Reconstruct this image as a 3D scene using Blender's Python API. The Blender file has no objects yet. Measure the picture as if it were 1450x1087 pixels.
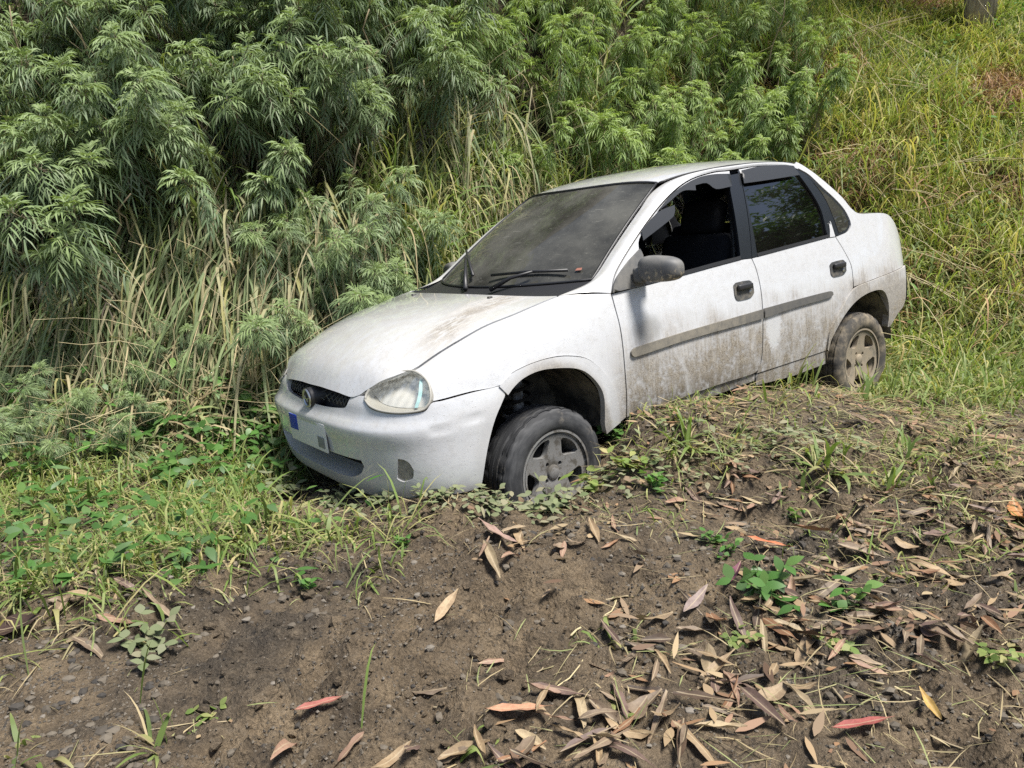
import bpy, bmesh, math, random
import numpy as np
from mathutils import Vector, Matrix
from mathutils.geometry import delaunay_2d_cdt
rng = np.random.default_rng(7); random.seed(7)
SC = bpy.context.scene; COL = SC.collection

# ------------------------------------------------------------------ camera, sky, sun, exposure
CAM_H = 1.45; PITCH = math.radians(13.0)
cam_d = bpy.data.cameras.new('camera'); cam = bpy.data.objects.new('camera', cam_d); COL.objects.link(cam)
cam.location = (0, 0, CAM_H); cam.rotation_euler = (math.radians(90) - PITCH, 0, 0)
cam_d.sensor_fit = 'HORIZONTAL'; cam_d.sensor_width = 36.0; cam_d.lens = 36.0 * 1101.07 / 1450.0
cam_d.clip_start = 0.05; cam_d.clip_end = 2000
SC.camera = cam
SUN_EL, SUN_AZ = math.radians(66), math.radians(126)      # azimuth measured clockwise from +Y: high, to the right and a little behind the camera
world = bpy.data.worlds.new('World'); SC.world = world; world.use_nodes = True
wn = world.node_tree.nodes; wl = world.node_tree.links
sky = wn.new('ShaderNodeTexSky'); sky.sky_type = 'NISHITA'; sky.sun_disc = False
sky.sun_elevation = SUN_EL; sky.sun_rotation = SUN_AZ; sky.air_density = 1.0; sky.dust_density = 2.0; sky.ozone_density = 1.0
wl.new(sky.outputs[0], wn['Background'].inputs[0]); wn['Background'].inputs[1].default_value = 0.06
sun_d = bpy.data.lights.new('sun', 'SUN'); sun_d.energy = 3.5; sun_d.angle = math.radians(15); sun_d.color = (1.0, .965, .90)
sun = bpy.data.objects.new('sun', sun_d); COL.objects.link(sun)
sd = Vector((math.sin(SUN_AZ) * math.cos(SUN_EL), math.cos(SUN_AZ) * math.cos(SUN_EL), math.sin(SUN_EL)))
sun.rotation_euler = sd.to_track_quat('Z', 'Y').to_euler()
SC.view_settings.view_transform = 'Standard'; SC.view_settings.look = 'None'; SC.view_settings.exposure = 1.18; SC.view_settings.gamma = 1
SC.cycles.use_denoising = False; SC.cycles.max_bounces = 5; SC.cycles.diffuse_bounces = 3; SC.cycles.glossy_bounces = 3; SC.cycles.transparent_max_bounces = 8; SC.cycles.transmission_bounces = 4

# ------------------------------------------------------------------ helpers
def tag(o, label=None, cat=None, group=None, kind=None):
    if label: o['label'] = label
    if cat: o['category'] = cat
    if group: o['group'] = group
    if kind: o['kind'] = kind
    return o
def link(name, me, parent=None):
    o = bpy.data.objects.new(name, me); COL.objects.link(o)
    if parent: o.parent = parent
    return o
def empty(name, parent=None, loc=(0, 0, 0)):
    o = bpy.data.objects.new(name, None); COL.objects.link(o); o.location = loc; o.empty_display_size = .1
    if parent: o.parent = parent
    return o
def mk(name, v, f, mat, parent=None, smooth=True, sharp=None):
    me = bpy.data.meshes.new(name); me.from_pydata([tuple(map(float, p)) for p in v], [], [tuple(map(int, q)) for q in f]); me.update()
    if smooth: me.polygons.foreach_set('use_smooth', [True] * len(me.polygons))
    if sharp: 
        try: me.set_sharp_from_angle(angle=math.radians(sharp))
        except Exception: pass
    if mat: me.materials.append(mat)
    return link(name, me, parent)
def mesh_np(name, v, loops, starts, totals, mat, smooth=True):
    me = bpy.data.meshes.new(name); me.vertices.add(len(v)); me.vertices.foreach_set('co', np.asarray(v, np.float32).ravel())
    me.loops.add(len(loops)); me.loops.foreach_set('vertex_index', np.asarray(loops, np.int32))
    me.polygons.add(len(starts)); me.polygons.foreach_set('loop_start', np.asarray(starts, np.int32)); me.polygons.foreach_set('loop_total', np.asarray(totals, np.int32))
    me.update(calc_edges=True); me.polygons.foreach_set('use_smooth', np.full(len(starts), smooth))
    if mat: me.materials.append(mat)
    return me
def inpoly(P, poly):
    x, y = P[:, 0], P[:, 1]; n = len(poly); c = np.zeros(len(P), bool); j = n - 1
    for i in range(n):
        xi, yi = poly[i]; xj, yj = poly[j]
        m = ((yi > y) != (yj > y)) & (x < (xj - xi) * (y - yi) / ((yj - yi) or 1e-12) + xi); c ^= m; j = i
    return c
def resample(poly, res, closed=True, curve=True):
    """Densify a polyline; long smooth runs are rounded with Catmull-Rom, corners over 50 degrees stay sharp."""
    P = [np.array(p, float) for p in poly]; n = len(P); out = []
    def corner(i):
        if not closed and i in (0, n - 1): return True
        a = P[i] - P[i - 1]; b = P[(i + 1) % n] - P[i]
        c = a @ b / ((np.linalg.norm(a) * np.linalg.norm(b)) or 1e-9)
        return c < .64
    for i in range(n if closed else n - 1):
        p1, p2 = P[i], P[(i + 1) % n]; k = max(1, int(math.ceil(np.linalg.norm(p2 - p1) / res)))
        m1 = (p2 - p1) if (not curve or corner(i)) else (p2 - P[i - 1]) / 2
        m2 = (p2 - p1) if (not curve or corner((i + 1) % n)) else (P[(i + 2) % n] - p1) / 2
        L = np.linalg.norm(p2 - p1)
        for m in (m1, m2):
            q = np.linalg.norm(m)
            if q > 1e-9: m *= min(1, 1.2 * L / q)
        for t in np.arange(k) / k:
            out.append((2*t**3 - 3*t**2 + 1)*p1 + (t**3 - 2*t**2 + t)*m1 + (-2*t**3 + 3*t**2)*p2 + (t**3 - t**2)*m2)
    if not closed: out.append(P[-1])
    return np.array(out)
def panel_geo(poly, holes, fmap, res, thick, offset, out_hint, su=1.0):
    loops = [resample(p, res) for p in [poly] + list(holes)]
    for L in loops: L[:, 0] *= su
    lo = loops[0].min(0); hi = loops[0].max(0)
    gx, gy = np.meshgrid(np.arange(lo[0] + res * .5, hi[0], res), np.arange(lo[1] + res * .5, hi[1], res))
    G = np.c_[gx.ravel(), gy.ravel()]; G[:, 0] += (np.round((G[:, 1] - lo[1]) / res) % 2) * res * .5
    m = inpoly(G, loops[0])
    for h in loops[1:]: m &= ~inpoly(G, h)
    G = G[m]; B = np.concatenate(loops)
    if len(G):
        keep = np.ones(len(G), bool)
        for i in range(0, len(G), 500):
            d = ((G[i:i+500, None] - B[None]) ** 2).sum(2).min(1); keep[i:i+500] = d > (res * .45) ** 2
        G = G[keep]
    pts = np.concatenate([B, G]); edges = []; k = 0
    for L in loops:
        n = len(L); edges += [(k + i, k + (i + 1) % n) for i in range(n)]; k += n
    r = delaunay_2d_cdt([Vector(p) for p in pts], edges, [], 0, 1e-6)
    V = np.array([tuple(p) for p in r[0]]); T = [f for f in r[2]]
    cen = np.array([V[list(f)].mean(0) for f in T]); ok = inpoly(cen, loops[0])
    for h in loops[1:]: ok &= ~inpoly(cen, h)
    T = [f for f, q in zip(T, ok) if q]
    used = sorted({i for f in T for i in f}); idx = {a: b for b, a in enumerate(used)}; V = V[used]; T = [tuple(idx[i] for i in f) for f in T]
    U = V.copy(); U[:, 0] /= su; e = 1e-4
    P = fmap(U[:, 0], U[:, 1]); du = fmap(U[:, 0] + e, U[:, 1]) - fmap(U[:, 0] - e, U[:, 1]); dv = fmap(U[:, 0], U[:, 1] + e) - fmap(U[:, 0], U[:, 1] - e)
    N = np.cross(du, dv); N /= np.linalg.norm(N, axis=1)[:, None] + 1e-12
    hint = out_hint(P); sgn = np.sign((N * hint).sum(1)); N *= sgn[:, None]
    flip = sgn.mean() < 0
    P = P + N * offset
    T = [f if (not flip) else f[::-1] for f in T]
    # triangles must be ccw in 2D first
    T2 = []
    for f in T: T2.append(f)
    a = V[[f[0] for f in T]]; b = V[[f[1] for f in T]]; c = V[[f[2] for f in T]]
    cr = (b[:, 0]-a[:, 0])*(c[:, 1]-a[:, 1]) - (b[:, 1]-a[:, 1])*(c[:, 0]-a[:, 0])
    want = -1 if flip else 1
    T = [f if s * want > 0 else f[::-1] for f, s in zip(T, cr)]
    # rim
    if thick:
        ec = {}
        for f in T:
            for i in range(3):
                p, q = f[i], f[(i + 1) % 3]; ec[(p, q)] = 1
        bd = [(p, q) for (p, q) in ec if (q, p) not in ec]
        ring = sorted({i for e2 in bd for i in e2}); n0 = len(P); m2 = {a2: n0 + k2 for k2, a2 in enumerate(ring)}; n1 = n0 + len(ring); m3 = {a2: n1 + k2 for k2, a2 in enumerate(ring)}
        P = np.concatenate([P, P[ring], P[ring] - N[ring] * thick])
        T = T + [(q, p, m3[p], m3[q]) for p, q in bd]
        # separate rim vertices so the edge stays crisp: top ring copies
        T = [tuple(f) for f in T[:len(T) - len(bd)]] + [(m2[q], m2[p], m3[p], m3[q]) for p, q in bd]
    return P, T
def both(name, P, T, mat, parent, mirror=True, sub=None):
    """left piece and its mirror image on the right"""
    o = [mk(name, P, T, mat, parent)]
    if mirror:
        Q = np.array(P, float).copy(); Q[:, 1] *= -1
        o.append(mk(name, Q, [f[::-1] for f in T], mat, sub or parent))
    return o
def loft(rows, closed_u=False):
    """rows: list of equal-length point lists -> verts, quads"""
    n = len(rows[0]); V = [p for r in rows for p in r]; F = []
    for i in range(len(rows) - 1):
        for j in range(n if closed_u else n - 1):
            k = (j + 1) % n; F.append((i*n + j, i*n + k, (i+1)*n + k, (i+1)*n + j))
    return V, F
def lathe(prof, n=48, axis='y'):
    """prof: list of (r, a) ; spun about the y axis"""
    rows = [[(r*math.cos(2*math.pi*j/n), a, r*math.sin(2*math.pi*j/n)) for j in range(n)] for r, a in prof]
    return loft(rows, True)
def tube(pts, rad, n=6, cap=True):
    pts = [np.array(p, float) for p in pts]; rows = []; V = []; F = []
    if not hasattr(rad, '__len__'): rad = [rad] * len(pts)
    up = np.array([.13, .21, .97])
    for i, p in enumerate(pts):
        d = pts[min(i+1, len(pts)-1)] - pts[max(i-1, 0)]; d /= np.linalg.norm(d) + 1e-12
        a = np.cross(d, up); 
        if np.linalg.norm(a) < .1: a = np.cross(d, (1, 0, 0))
        a /= np.linalg.norm(a); b = np.cross(d, a)
        rows.append([p + rad[i]*(math.cos(2*math.pi*j/n)*a + math.sin(2*math.pi*j/n)*b) for j in range(n)])
    V, F = loft(rows, True)
    if cap: F = F + [tuple(range(n))[::-1], tuple(range((len(pts)-1)*n, len(pts)*n))]
    return V, F
def join(*vf):
    V = []; F = []
    for v, f in vf:
        k = len(V); V += [tuple(p) for p in v]; F += [tuple(i + k for i in q) for q in f]
    return V, F
def rbox(c, s, r=.01, seg=2, rot=None):
    bm = bmesh.new(); bmesh.ops.create_cube(bm, size=1.0)
    for v in bm.verts: v.co = Vector((v.co.x*s[0], v.co.y*s[1], v.co.z*s[2]))
    if r: bmesh.ops.bevel(bm, geom=bm.edges[:], offset=min(r, min(s)*.45), segments=seg, profile=.6, affect='EDGES')
    if rot is not None: bmesh.ops.transform(bm, matrix=rot, verts=bm.verts)
    bm.verts.index_update()
    V = [(v.co.x+c[0], v.co.y+c[1], v.co.z+c[2]) for v in bm.verts]; F = [tuple(v.index for v in f.verts) for f in bm.faces]; bm.free()
    return V, F

# ------------------------------------------------------------------ material helpers
class NT:
    def __init__(self, name):
        self.m = bpy.data.materials.new(name); self.m.use_nodes = True; self.t = self.m.node_tree; self.n = self.t.nodes; self.l = self.t.links
        self.p = self.n['Principled BSDF']; self.out = self.n['Material Output']
    def new(self, t, **k):
        o = self.n.new(t)
        for a, b in k.items(): setattr(o, a, b)
        return o
    def put(self, sock, v):
        if hasattr(v, 'is_linked') or isinstance(v, bpy.types.NodeSocket): self.l.new(v, sock)
        elif isinstance(v, (tuple, list)) and sock.type == 'RGBA': sock.default_value = tuple(v) + ((1,) if len(v) == 3 else ())
        else: sock.default_value = v
    def coord(self, kind='Object'):
        return self.new('ShaderNodeTexCoord').outputs[kind]
    def noise(self, vec, scale, detail=4, rough=.55, dist=0, out='Fac'):
        o = self.new('ShaderNodeTexNoise'); self.put(o.inputs['Vector'], vec); o.inputs['Scale'].default_value = scale; o.inputs['Detail'].default_value = detail; o.inputs['Roughness'].default_value = rough; o.inputs['Distortion'].default_value = dist
        return o.outputs[out]
    def vor(self, vec, scale, feature='F1', out='Distance', rnd=1):
        o = self.new('ShaderNodeTexVoronoi', feature=feature); self.put(o.inputs['Vector'], vec); o.inputs['Scale'].default_value = scale; o.inputs['Randomness'].default_value = rnd
        return o.outputs[out]
    def ramp(self, fac, a, b, lo=0., hi=1., smooth=True):
        o = self.new('ShaderNodeMapRange', interpolation_type='SMOOTHSTEP' if smooth else 'LINEAR'); self.put(o.inputs[0], fac); self.put(o.inputs[1], a); self.put(o.inputs[2], b); self.put(o.inputs[3], lo); self.put(o.inputs[4], hi)
        return o.outputs[0]
    def math(self, op, a, b=0., c=None, clamp=False):
        o = self.new('ShaderNodeMath', operation=op, use_clamp=clamp); self.put(o.inputs[0], a); self.put(o.inputs[1], b)
        if c is not None: self.put(o.inputs[2], c)
        return o.outputs[0]
    def mix(self, fac, a, b, mode='MIX'):
        o = self.new('ShaderNodeMix', data_type='RGBA', blend_type=mode); self.put(o.inputs[0], fac); self.put(o.inputs[6], a); self.put(o.inputs[7], b)
        return o.outputs[2]
    def crm(self, fac, stops):
        o = self.new('ShaderNodeValToRGB'); self.put(o.inputs[0], fac); e = o.color_ramp.elements
        while len(e) < len(stops): e.new(.5)
        for q, (p, c) in zip(e, stops): q.position = p; q.color = tuple(c) + (1,)
        return o.outputs[0]
    def sep(self, vec):
        o = self.new('ShaderNodeSeparateXYZ'); self.put(o.inputs[0], vec); return o.outputs
    def scale(self, vec, s):
        o = self.new('ShaderNodeMapping'); self.put(o.inputs[0], vec); o.inputs['Scale'].default_value = s; return o.outputs[0]
    def bump(self, h, strength=.3, dist=.01):
        o = self.new('ShaderNodeBump'); o.inputs['Strength'].default_value = strength; o.inputs['Distance'].default_value = dist; self.put(o.inputs['Height'], h); return o.outputs[0]
    def set(self, **k):
        for a, v in k.items(): self.put(self.p.inputs[a.replace('_', ' ')], v)
        return self
def plain(name, col, rough=.5, metal=0., spec=.5, bump=None):
    m = NT(name); m.set(Base_Color=col, Roughness=rough, Metallic=metal); m.p.inputs['Specular IOR Level'].default_value = spec
    if bump: m.set(Normal=m.bump(m.noise(m.coord(), bump[0], 5), bump[1], .01))
    return m.m
M = {}

# ------------------------------------------------------------------ terrain heights and car body surfaces
# ---- terrain heights
def _hash(i, j, s):
    h = (i.astype(np.int64)*374761393 + j.astype(np.int64)*668265263 + s*1442695041) & 0xffffffff
    h = ((h ^ (h >> 13))*1274126177) & 0xffffffff
    return ((h ^ (h >> 16)) & 0xffff)/65535.0
def vnoise(x, y, s=0):
    i = np.floor(x); j = np.floor(y); u = x - i; v = y - j; u = u*u*(3-2*u); v = v*v*(3-2*v)
    i = i.astype(np.int64); j = j.astype(np.int64)
    return (_hash(i,j,s)*(1-u) + _hash(i+1,j,s)*u)*(1-v) + (_hash(i,j+1,s)*(1-u) + _hash(i+1,j+1,s)*u)*v
def fbm(x, y, s=0, o=4):
    r = 0; a = .5; f = 1
    for k in range(o): r = r + a*(vnoise(x*f, y*f, s+k*17) - .5); a *= .55; f *= 2.03
    return r
GP = np.array([(-3,1,.15),(-1.5,1.2,.17),(0,1.2,.18),(1.5,1.2,.2),(3,1.2,.22),(0,-2,.15),(-4,-2,.1),(4,-2,.2),(8,-2,.25),(-8,-2,.05),
(-1.7,2.3,.18),(-.8,2.3,.19),(0,2.3,.19),(.8,2.3,.21),(1.7,2.3,.23),(3,2.5,.27),(-1.2,2.95,.15),(-.5,2.93,.215),(0.0,2.95,.255),(.35,2.98,.285),(-.05,3.06,.25),(.32,3.10,.28),(-.5,3.05,.215),(.8,3.1,.32),(1.3,3.3,.36),(2.0,3.7,.36),(3,4.2,.36),(4.5,4.5,.4),
(.58,3.30,.475),(.80,3.46,.495),(1.0,3.62,.485),(1.33,3.88,.465),(1.75,4.18,.415),(2.05,4.36,.345),(2.3,4.45,.325),(.95,3.3,.40),(1.4,3.6,.40),(2.15,4.75,.24),(.19,3.28,.02),(0.02,3.25,.05),(.0,3.4,.03),
(-.4,3.5,.10),(-.9,3.5,.08),(-.67,4.43,-.09),(.2,4.2,.05),(.9,4.7,.10),(1.29,5.88,.12),(2.0,5.3,.2),(2.6,5.0,.28),(2.7,5.7,.3),
(-1.3,3.3,.08),(-2,3.2,.08),(-2,3.9,.02),(-3,3.2,.08),(-3,4,.02),(-5,3.5,.05),(-8,4,0),(4,5.2,.42),(6,5,.45),(8,4,.4),(5,3,.35),(8,1,.3),
(-3,6,0),(0,7,.1),(3,8,.3),(-8,8,0),(8,8,.4),(0,14,.1),(-10,14,0),(10,14,.3)], float)
def _tps(r2): return np.where(r2 > 1e-12, .5*r2*np.log(np.maximum(r2, 1e-12)), 0)
_n = len(GP); _A = np.zeros((_n+3, _n+3)); _d = ((GP[:, None, :2] - GP[None, :, :2])**2).sum(2); _A[:_n, :_n] = _tps(_d) + np.eye(_n)*2e-3
_A[:_n, _n] = 1; _A[:_n, _n+1:] = GP[:, :2]; _A[_n, :_n] = 1; _A[_n+1:, :_n] = GP[:, :2].T
_W = np.linalg.solve(_A, np.r_[GP[:, 2], 0, 0, 0])
def toe(x): return np.interp(x, [-14,-6,-4,-2.4,-1.55,-1.1,-.6,.3,1.3,2.2,3.0,4.0,6,14], [5.6,4.9,4.5,4.28,4.2,4.5,4.85,5.6,6.35,6.5,5.95,5.6,5.4,5.0])
def ground(x, y, fine=True):
    x = np.atleast_1d(np.asarray(x, float)); y = np.atleast_1d(np.asarray(y, float)); sh = np.broadcast(x, y).shape; x, y = np.broadcast_to(x, sh).ravel(), np.broadcast_to(y, sh).ravel()
    xc = np.clip(x, -9, 9); yc = np.clip(y, -2.5, 14); z = np.empty(len(x))
    for i in range(0, len(x), 20000):
        q = np.c_[xc[i:i+20000], yc[i:i+20000]]; d2 = ((q[:, None] - GP[None, :, :2])**2).sum(2); z[i:i+20000] = _tps(d2)@_W[:_n] + _W[_n] + q@_W[_n+1:]
    ts = 0
    for k in (-.5, -.25, 0, .25, .5): ts = ts + toe(x + k)/5
    d = y - ts; k = np.interp(x, [-3, 0, 2, 4, 8], [1.45, 1.25, 1.0, .80, .78])
    sp = .25*np.log1p(np.exp(np.clip(d/.25, -40, 40))); lim = 6.5; over = np.clip(sp - lim, 0, None); sp = np.minimum(sp, lim) + over*.35 - .006*np.clip(over, 0, 25)**2*0
    z = z + k*np.minimum(sp, 12)
    bk = np.clip(d/.6, 0, 1); z = z + bk*.5*fbm(x*1.1, y*1.1, 5, 4)
    if fine:
        near = np.clip((6 - y)/2, 0, 1)*(1 - bk)
        rough = .35 + 1.3*np.clip(vnoise(x*1.7 + 3, y*2.2, 91)*1.7 - .35, 0, 1)
        z = z + near*(.10*fbm(x*2.4, y*2.8, 1, 3) + rough*(.095*fbm(x*9, y*9, 2, 3) + .075*np.abs(fbm(x*21, y*21, 3, 3)) + .045*np.abs(fbm(x*52, y*52, 6, 2))))
    return z.reshape(sh)
def spl(xs, ys):
    """cubic Hermite (limited finite-difference slopes) through points; returns f(x) vectorised"""
    o=np.argsort(xs); xs=np.asarray(xs,float)[o]; ys=np.asarray(ys,float)[o]
    h=np.diff(xs); d=np.diff(ys)/h
    m=np.zeros_like(ys); m[0]=d[0]; m[-1]=d[-1]
    for i in range(1,len(xs)-1):
        m[i]=(h[i-1]*d[i]+h[i]*d[i-1])/(h[i-1]+h[i])
        if d[i]*d[i-1]<0: m[i]*=.5
    def f(x):
        x=np.asarray(x,float); k=np.clip(np.searchsorted(xs,x)-1,0,len(xs)-2)
        hh=h[k]; t=(x-xs[k])/hh; t=np.clip(t,-.5,1.5)
        out=((2*t**3-3*t**2+1)*ys[k]+(t**3-2*t**2+t)*hh*m[k]+(-2*t**3+3*t**2)*ys[k+1]+(t**3-t**2)*hh*m[k+1])
        lo=x<xs[0]; hi=x>xs[-1]
        out=np.where(lo,ys[0]+(x-xs[0])*m[0],out); out=np.where(hi,ys[-1]+(x-xs[-1])*m[-1],out)
        return out
    return f
# ---- body-side surface (left half, y>0), x forward from the front axle, z up
Wmax=spl([.75,.60,.42,.25,0,-.45,-1.4,-2.2,-2.6,-2.9,-3.08,-3.2],[.60,.69,.755,.779,.786,.788,.792,.785,.772,.745,.705,.64])
Ybelt=spl([.0,-.4,-1.4,-2.2,-2.6,-3.0,-3.2],[.75,.748,.752,.735,.71,.665,.60])
Zbelt=spl([0,-.4,-1.42,-2.18,-2.52,-2.8,-3.2],[.86,.877,.933,.969,1.0,1.02,1.0])
Zseam=spl([.74,.71,.665,.60,.54,.49,.43,.34,.23,.07,-.07,-.17,-.45],[.575,.612,.66,.688,.704,.728,.754,.788,.825,.856,.884,.902,.94])
Yseam=spl([.78,.71,.665,.61,.55,.49,.43,.34,.23,.07,-.07,-.17,-.45],[.36,.432,.514,.57,.602,.614,.622,.636,.650,.664,.672,.678,.70])
Z1=.55
def side_y(x,z):
    x=np.asarray(x,float); z=np.asarray(z,float)
    W=Wmax(x)
    low=W-.03*np.clip((.5-z)/.32,0,None)**2
    # doors / quarter
    zb=Zbelt(x); yb=Ybelt(x)
    t=np.clip((z-.58)/(zb-.58),0,1)
    mid=W-(W-yb)*t**1.7
    dz=np.clip(z-zb,0,None)
    up=yb-.20*dz-.26*dz*dz
    door=np.where(z<.5,low,np.where(z<zb,mid,up))
    # fender quarter-ellipse
    zs=Zseam(x); ys=Yseam(x)
    te=np.clip((z-Z1)/(zs-Z1),0,1)
    fen=np.where(z<.5,low,W-(W-ys)*(1-np.sqrt(1-np.clip(te,0,.9995)**2)))
    k=np.clip((x+.45)/.25,0,1); k=k*k*(3-2*k)
    return door*(1-k)+fen*k
def fen_v2z(x,v): # warped coordinate so that the fender top is evenly meshed
    zs=Zseam(x); q=(v-Z1)/(zs-Z1)
    return np.where(v<=Z1,v,Z1+(zs-Z1)*np.sin(np.clip(q,0,math.pi/2)))
def fen_z2v(x,z):
    zs=Zseam(x); te=np.clip((z-Z1)/(zs-Z1),0,1)
    return np.where(z<=Z1,z,Z1+(zs-Z1)*np.arcsin(te))
# ---- nose (front bumper + lamps): superellipse plan, set back with height
NX0=.22; NN=3.5
Ndx=spl([.15,.18,.22,.30,.40,.495,.510,.53,.58,.62,.70,.78],[.09,.05,.03,.014,.004,.0,.020,.032,.050,.078,.16,.27])
Ndy=spl([.15,.18,.25,.40,.50,.56,.60,.65,.70,.78],[.05,.035,.018,.004,.0,.004,.012,.035,.075,.16])
def nose(phi,z):
    a=.582-Ndx(z); b=.787-Ndy(z)
    c=np.cos(phi); s=np.sin(phi)
    x=NX0+a*np.sign(c)*np.abs(c)**(2/NN); y=b*np.sign(s)*np.abs(s)**(2/NN)
    return x,y
# ---- hood
Zc=spl([.80,.765,.72,.66,.58,.45,.30,.15,0,-.2],[.560,.612,.690,.742,.793,.851,.884,.904,.914,.920])
def hood_z(x,y):
    ys=Yseam(x); zs=Zseam(x); zc=Zc(x)
    return zs+(zc-zs)*(1-np.abs(y/ys)**2.4)
# ---- roof
Rc=spl([-.80,-.95,-1.1,-1.3,-1.6,-1.9,-2.15,-2.3],[1.352,1.400,1.430,1.452,1.468,1.467,1.446,1.412])
Rw=spl([-.85,-1.0,-1.2,-1.5,-1.9,-2.3],[.53,.552,.565,.57,.565,.55])
def roof_z(x,y):
    t=np.abs(y)/Rw(x)
    return Rc(x)-.034*t**2.2-.02*t**6

# ------------------------------------------------------------------ materials of the place
def soil():
    m = NT('damp_soil'); c = m.coord(); n0 = m.noise(c, 1.3, 4, .6); n1 = m.noise(c, 5.5, 6, .65); n2 = m.noise(c, 28, 6, .7); n3 = m.noise(c, 130, 4, .7); v = m.vor(c, 46); v2 = m.vor(c, 120)
    col = m.crm(n1, [(.28, (.062, .049, .037)), (.42, (.136, .104, .070)), (.56, (.225, .170, .110)), (.74, (.31, .238, .155))])
    # damp, dark patches where the shoulder has been torn up
    wet = m.ramp(n0, .53, .66); col = m.mix(m.math('MULTIPLY', wet, .55), col, (.050, .046, .041))
    col = m.mix(m.ramp(n3, .40, .66, .55, 0), col, m.mix(1.0, col, (.35, .33, .31), 'MULTIPLY')); col = m.mix(m.ramp(n2, .52, .70, 0, .75), col, (.19, .15, .105)); col = m.mix(m.ramp(n2, .46, .30, 0, .8), col, (.028, .024, .019))
    col = m.mix(m.math('MULTIPLY', m.ramp(v2, .20, .08), m.ramp(n3, .5, .64)), col, (.27, .25, .22))
    X, Y, _ = m.sep(c); bk = m.math('MULTIPLY', m.ramp(Y, 4.1, 4.8), m.ramp(X, 3.2, 2.0)); col = m.mix(m.math('MULTIPLY', bk, .8), col, m.mix(n2, (.022, .018, .012), (.055, .043, .028)))  # bank earth darkened: leaf mould, plus shadow gaps put into the colour
    h = m.math('ADD', m.math('MULTIPLY', n2, 1.0), m.math('MULTIPLY', n3, .45)); h = m.math('ADD', h, m.math('MULTIPLY', m.ramp(v, .45, .05), .35))
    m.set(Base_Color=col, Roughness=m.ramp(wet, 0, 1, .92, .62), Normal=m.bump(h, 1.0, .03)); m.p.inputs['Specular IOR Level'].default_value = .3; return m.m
M['soil'] = soil()
def leafmat(name, cols, trans=.35, rough=.55, gloss=.3, tipcol=None, per='island', tipr=(.55, 1.), old=None):
    """leaf colour picked per blade (or per object), bleached towards the tip; light passes through"""
    m = NT(name)
    if per == 'island': f = m.new('ShaderNodeNewGeometry').outputs['Random Per Island']
    else: f = m.new('ShaderNodeObjectInfo').outputs['Random']
    n = len(cols); col = m.crm(f, [((i + .5)/n, c) for i, c in enumerate(cols)])
    oi = m.new('ShaderNodeObjectInfo').outputs['Random']; col = m.mix(.6, col, m.mix(oi, (.72, .74, .70), (1.28, 1.22, 1.15)), 'MULTIPLY')
    if tipcol:
        a = m.new('ShaderNodeAttribute', attribute_name='tip').outputs['Fac']; col = m.mix(m.ramp(a, tipr[0], tipr[1]), col, tipcol)
        if old: col = m.mix(m.math('MULTIPLY', m.ramp(a, .66, .50), m.ramp(f, .25, .5)), col, old)
    m.set(Base_Color=col, Roughness=rough); m.p.inputs['Specular IOR Level'].default_value = gloss
    t = m.new('ShaderNodeBsdfTranslucent'); m.put(t.inputs[0], m.mix(1.0, col, (1.1, 1.15, .6), 'MULTIPLY'))
    a = m.new('ShaderNodeMixShader'); a.inputs[0].default_value = trans; m.l.new(m.p.outputs[0], a.inputs[1]); m.l.new(t.outputs[0], a.inputs[2]); m.l.new(a.outputs[0], m.out.inputs[0]); return m.m
M['mug'] = leafmat('grey_green_leaves', [(.115, .178, .092), (.17, .23, .142), (.085, .143, .066), (.14, .20, .115), (.245, .29, .20), (.112, .172, .086), (.15, .22, .11)], .28, .55, .35, (.25, .33, .12), tipr=(.86, 1.06), old=(.20, .165, .125))
M['mugb'] = leafmat('bright_green_leaves', [(.16, .255, .07), (.115, .205, .055), (.215, .30, .11), (.145, .225, .085), (.10, .18, .05), (.18, .25, .12)], .33, .55, .3, (.32, .41, .12), tipr=(.86, 1.06), old=(.26, .21, .13))
M['tall'] = leafmat('tall_grass_blades', [(.20, .27, .085), (.36, .34, .16), (.15, .23, .055), (.42, .38, .19), (.26, .32, .11), (.19, .26, .09), (.14, .22, .06), (.29, .33, .13)], .32, .6, .25, (.42, .38, .20), tipr=(.7, 1.2))
M['greyblade'] = leafmat('grey_green_grass_blades', [(.16, .21, .10), (.22, .27, .14), (.12, .17, .07), (.28, .27, .16), (.35, .31, .20), (.18, .23, .11), (.14, .19, .085)], .28, .6, .25, (.36, .33, .20), tipr=(.75, 1.25))
M['straw'] = leafmat('dry_grass_blades', [(.40, .33, .20), (.28, .23, .14), (.47, .40, .25), (.19, .15, .09), (.33, .30, .17), (.20, .24, .10), (.27, .30, .14)], .25, .7, .15)
M['hill'] = leafmat('hillside_grass_blades', [(.26, .35, .06), (.37, .41, .09), (.52, .45, .17), (.19, .30, .05), (.56, .48, .23), (.29, .38, .075), (.42, .34, .15), (.22, .33, .055), (.46, .44, .13)], .35, .6, .2, (.54, .50, .19), tipr=(.6, 1.3))
M['green'] = leafmat('fresh_grass_blades', [(.17, .25, .07), (.23, .29, .09), (.13, .20, .055), (.30, .33, .12), (.42, .37, .19), (.19, .26, .08), (.14, .19, .07)], .38, .5, .3, (.36, .36, .14), tipr=(.6, 1.2))
M['weed'] = leafmat('broad_weed_leaves', [(.08, .19, .04), (.11, .22, .06), (.065, .15, .035), (.15, .26, .07), (.10, .18, .07)], .3, .45, .4)
M['dusty'] = leafmat('dust_covered_weed_leaves', [(.17, .20, .11), (.20, .21, .14), (.13, .17, .08), (.23, .22, .15)], .2, .8, .1)
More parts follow.
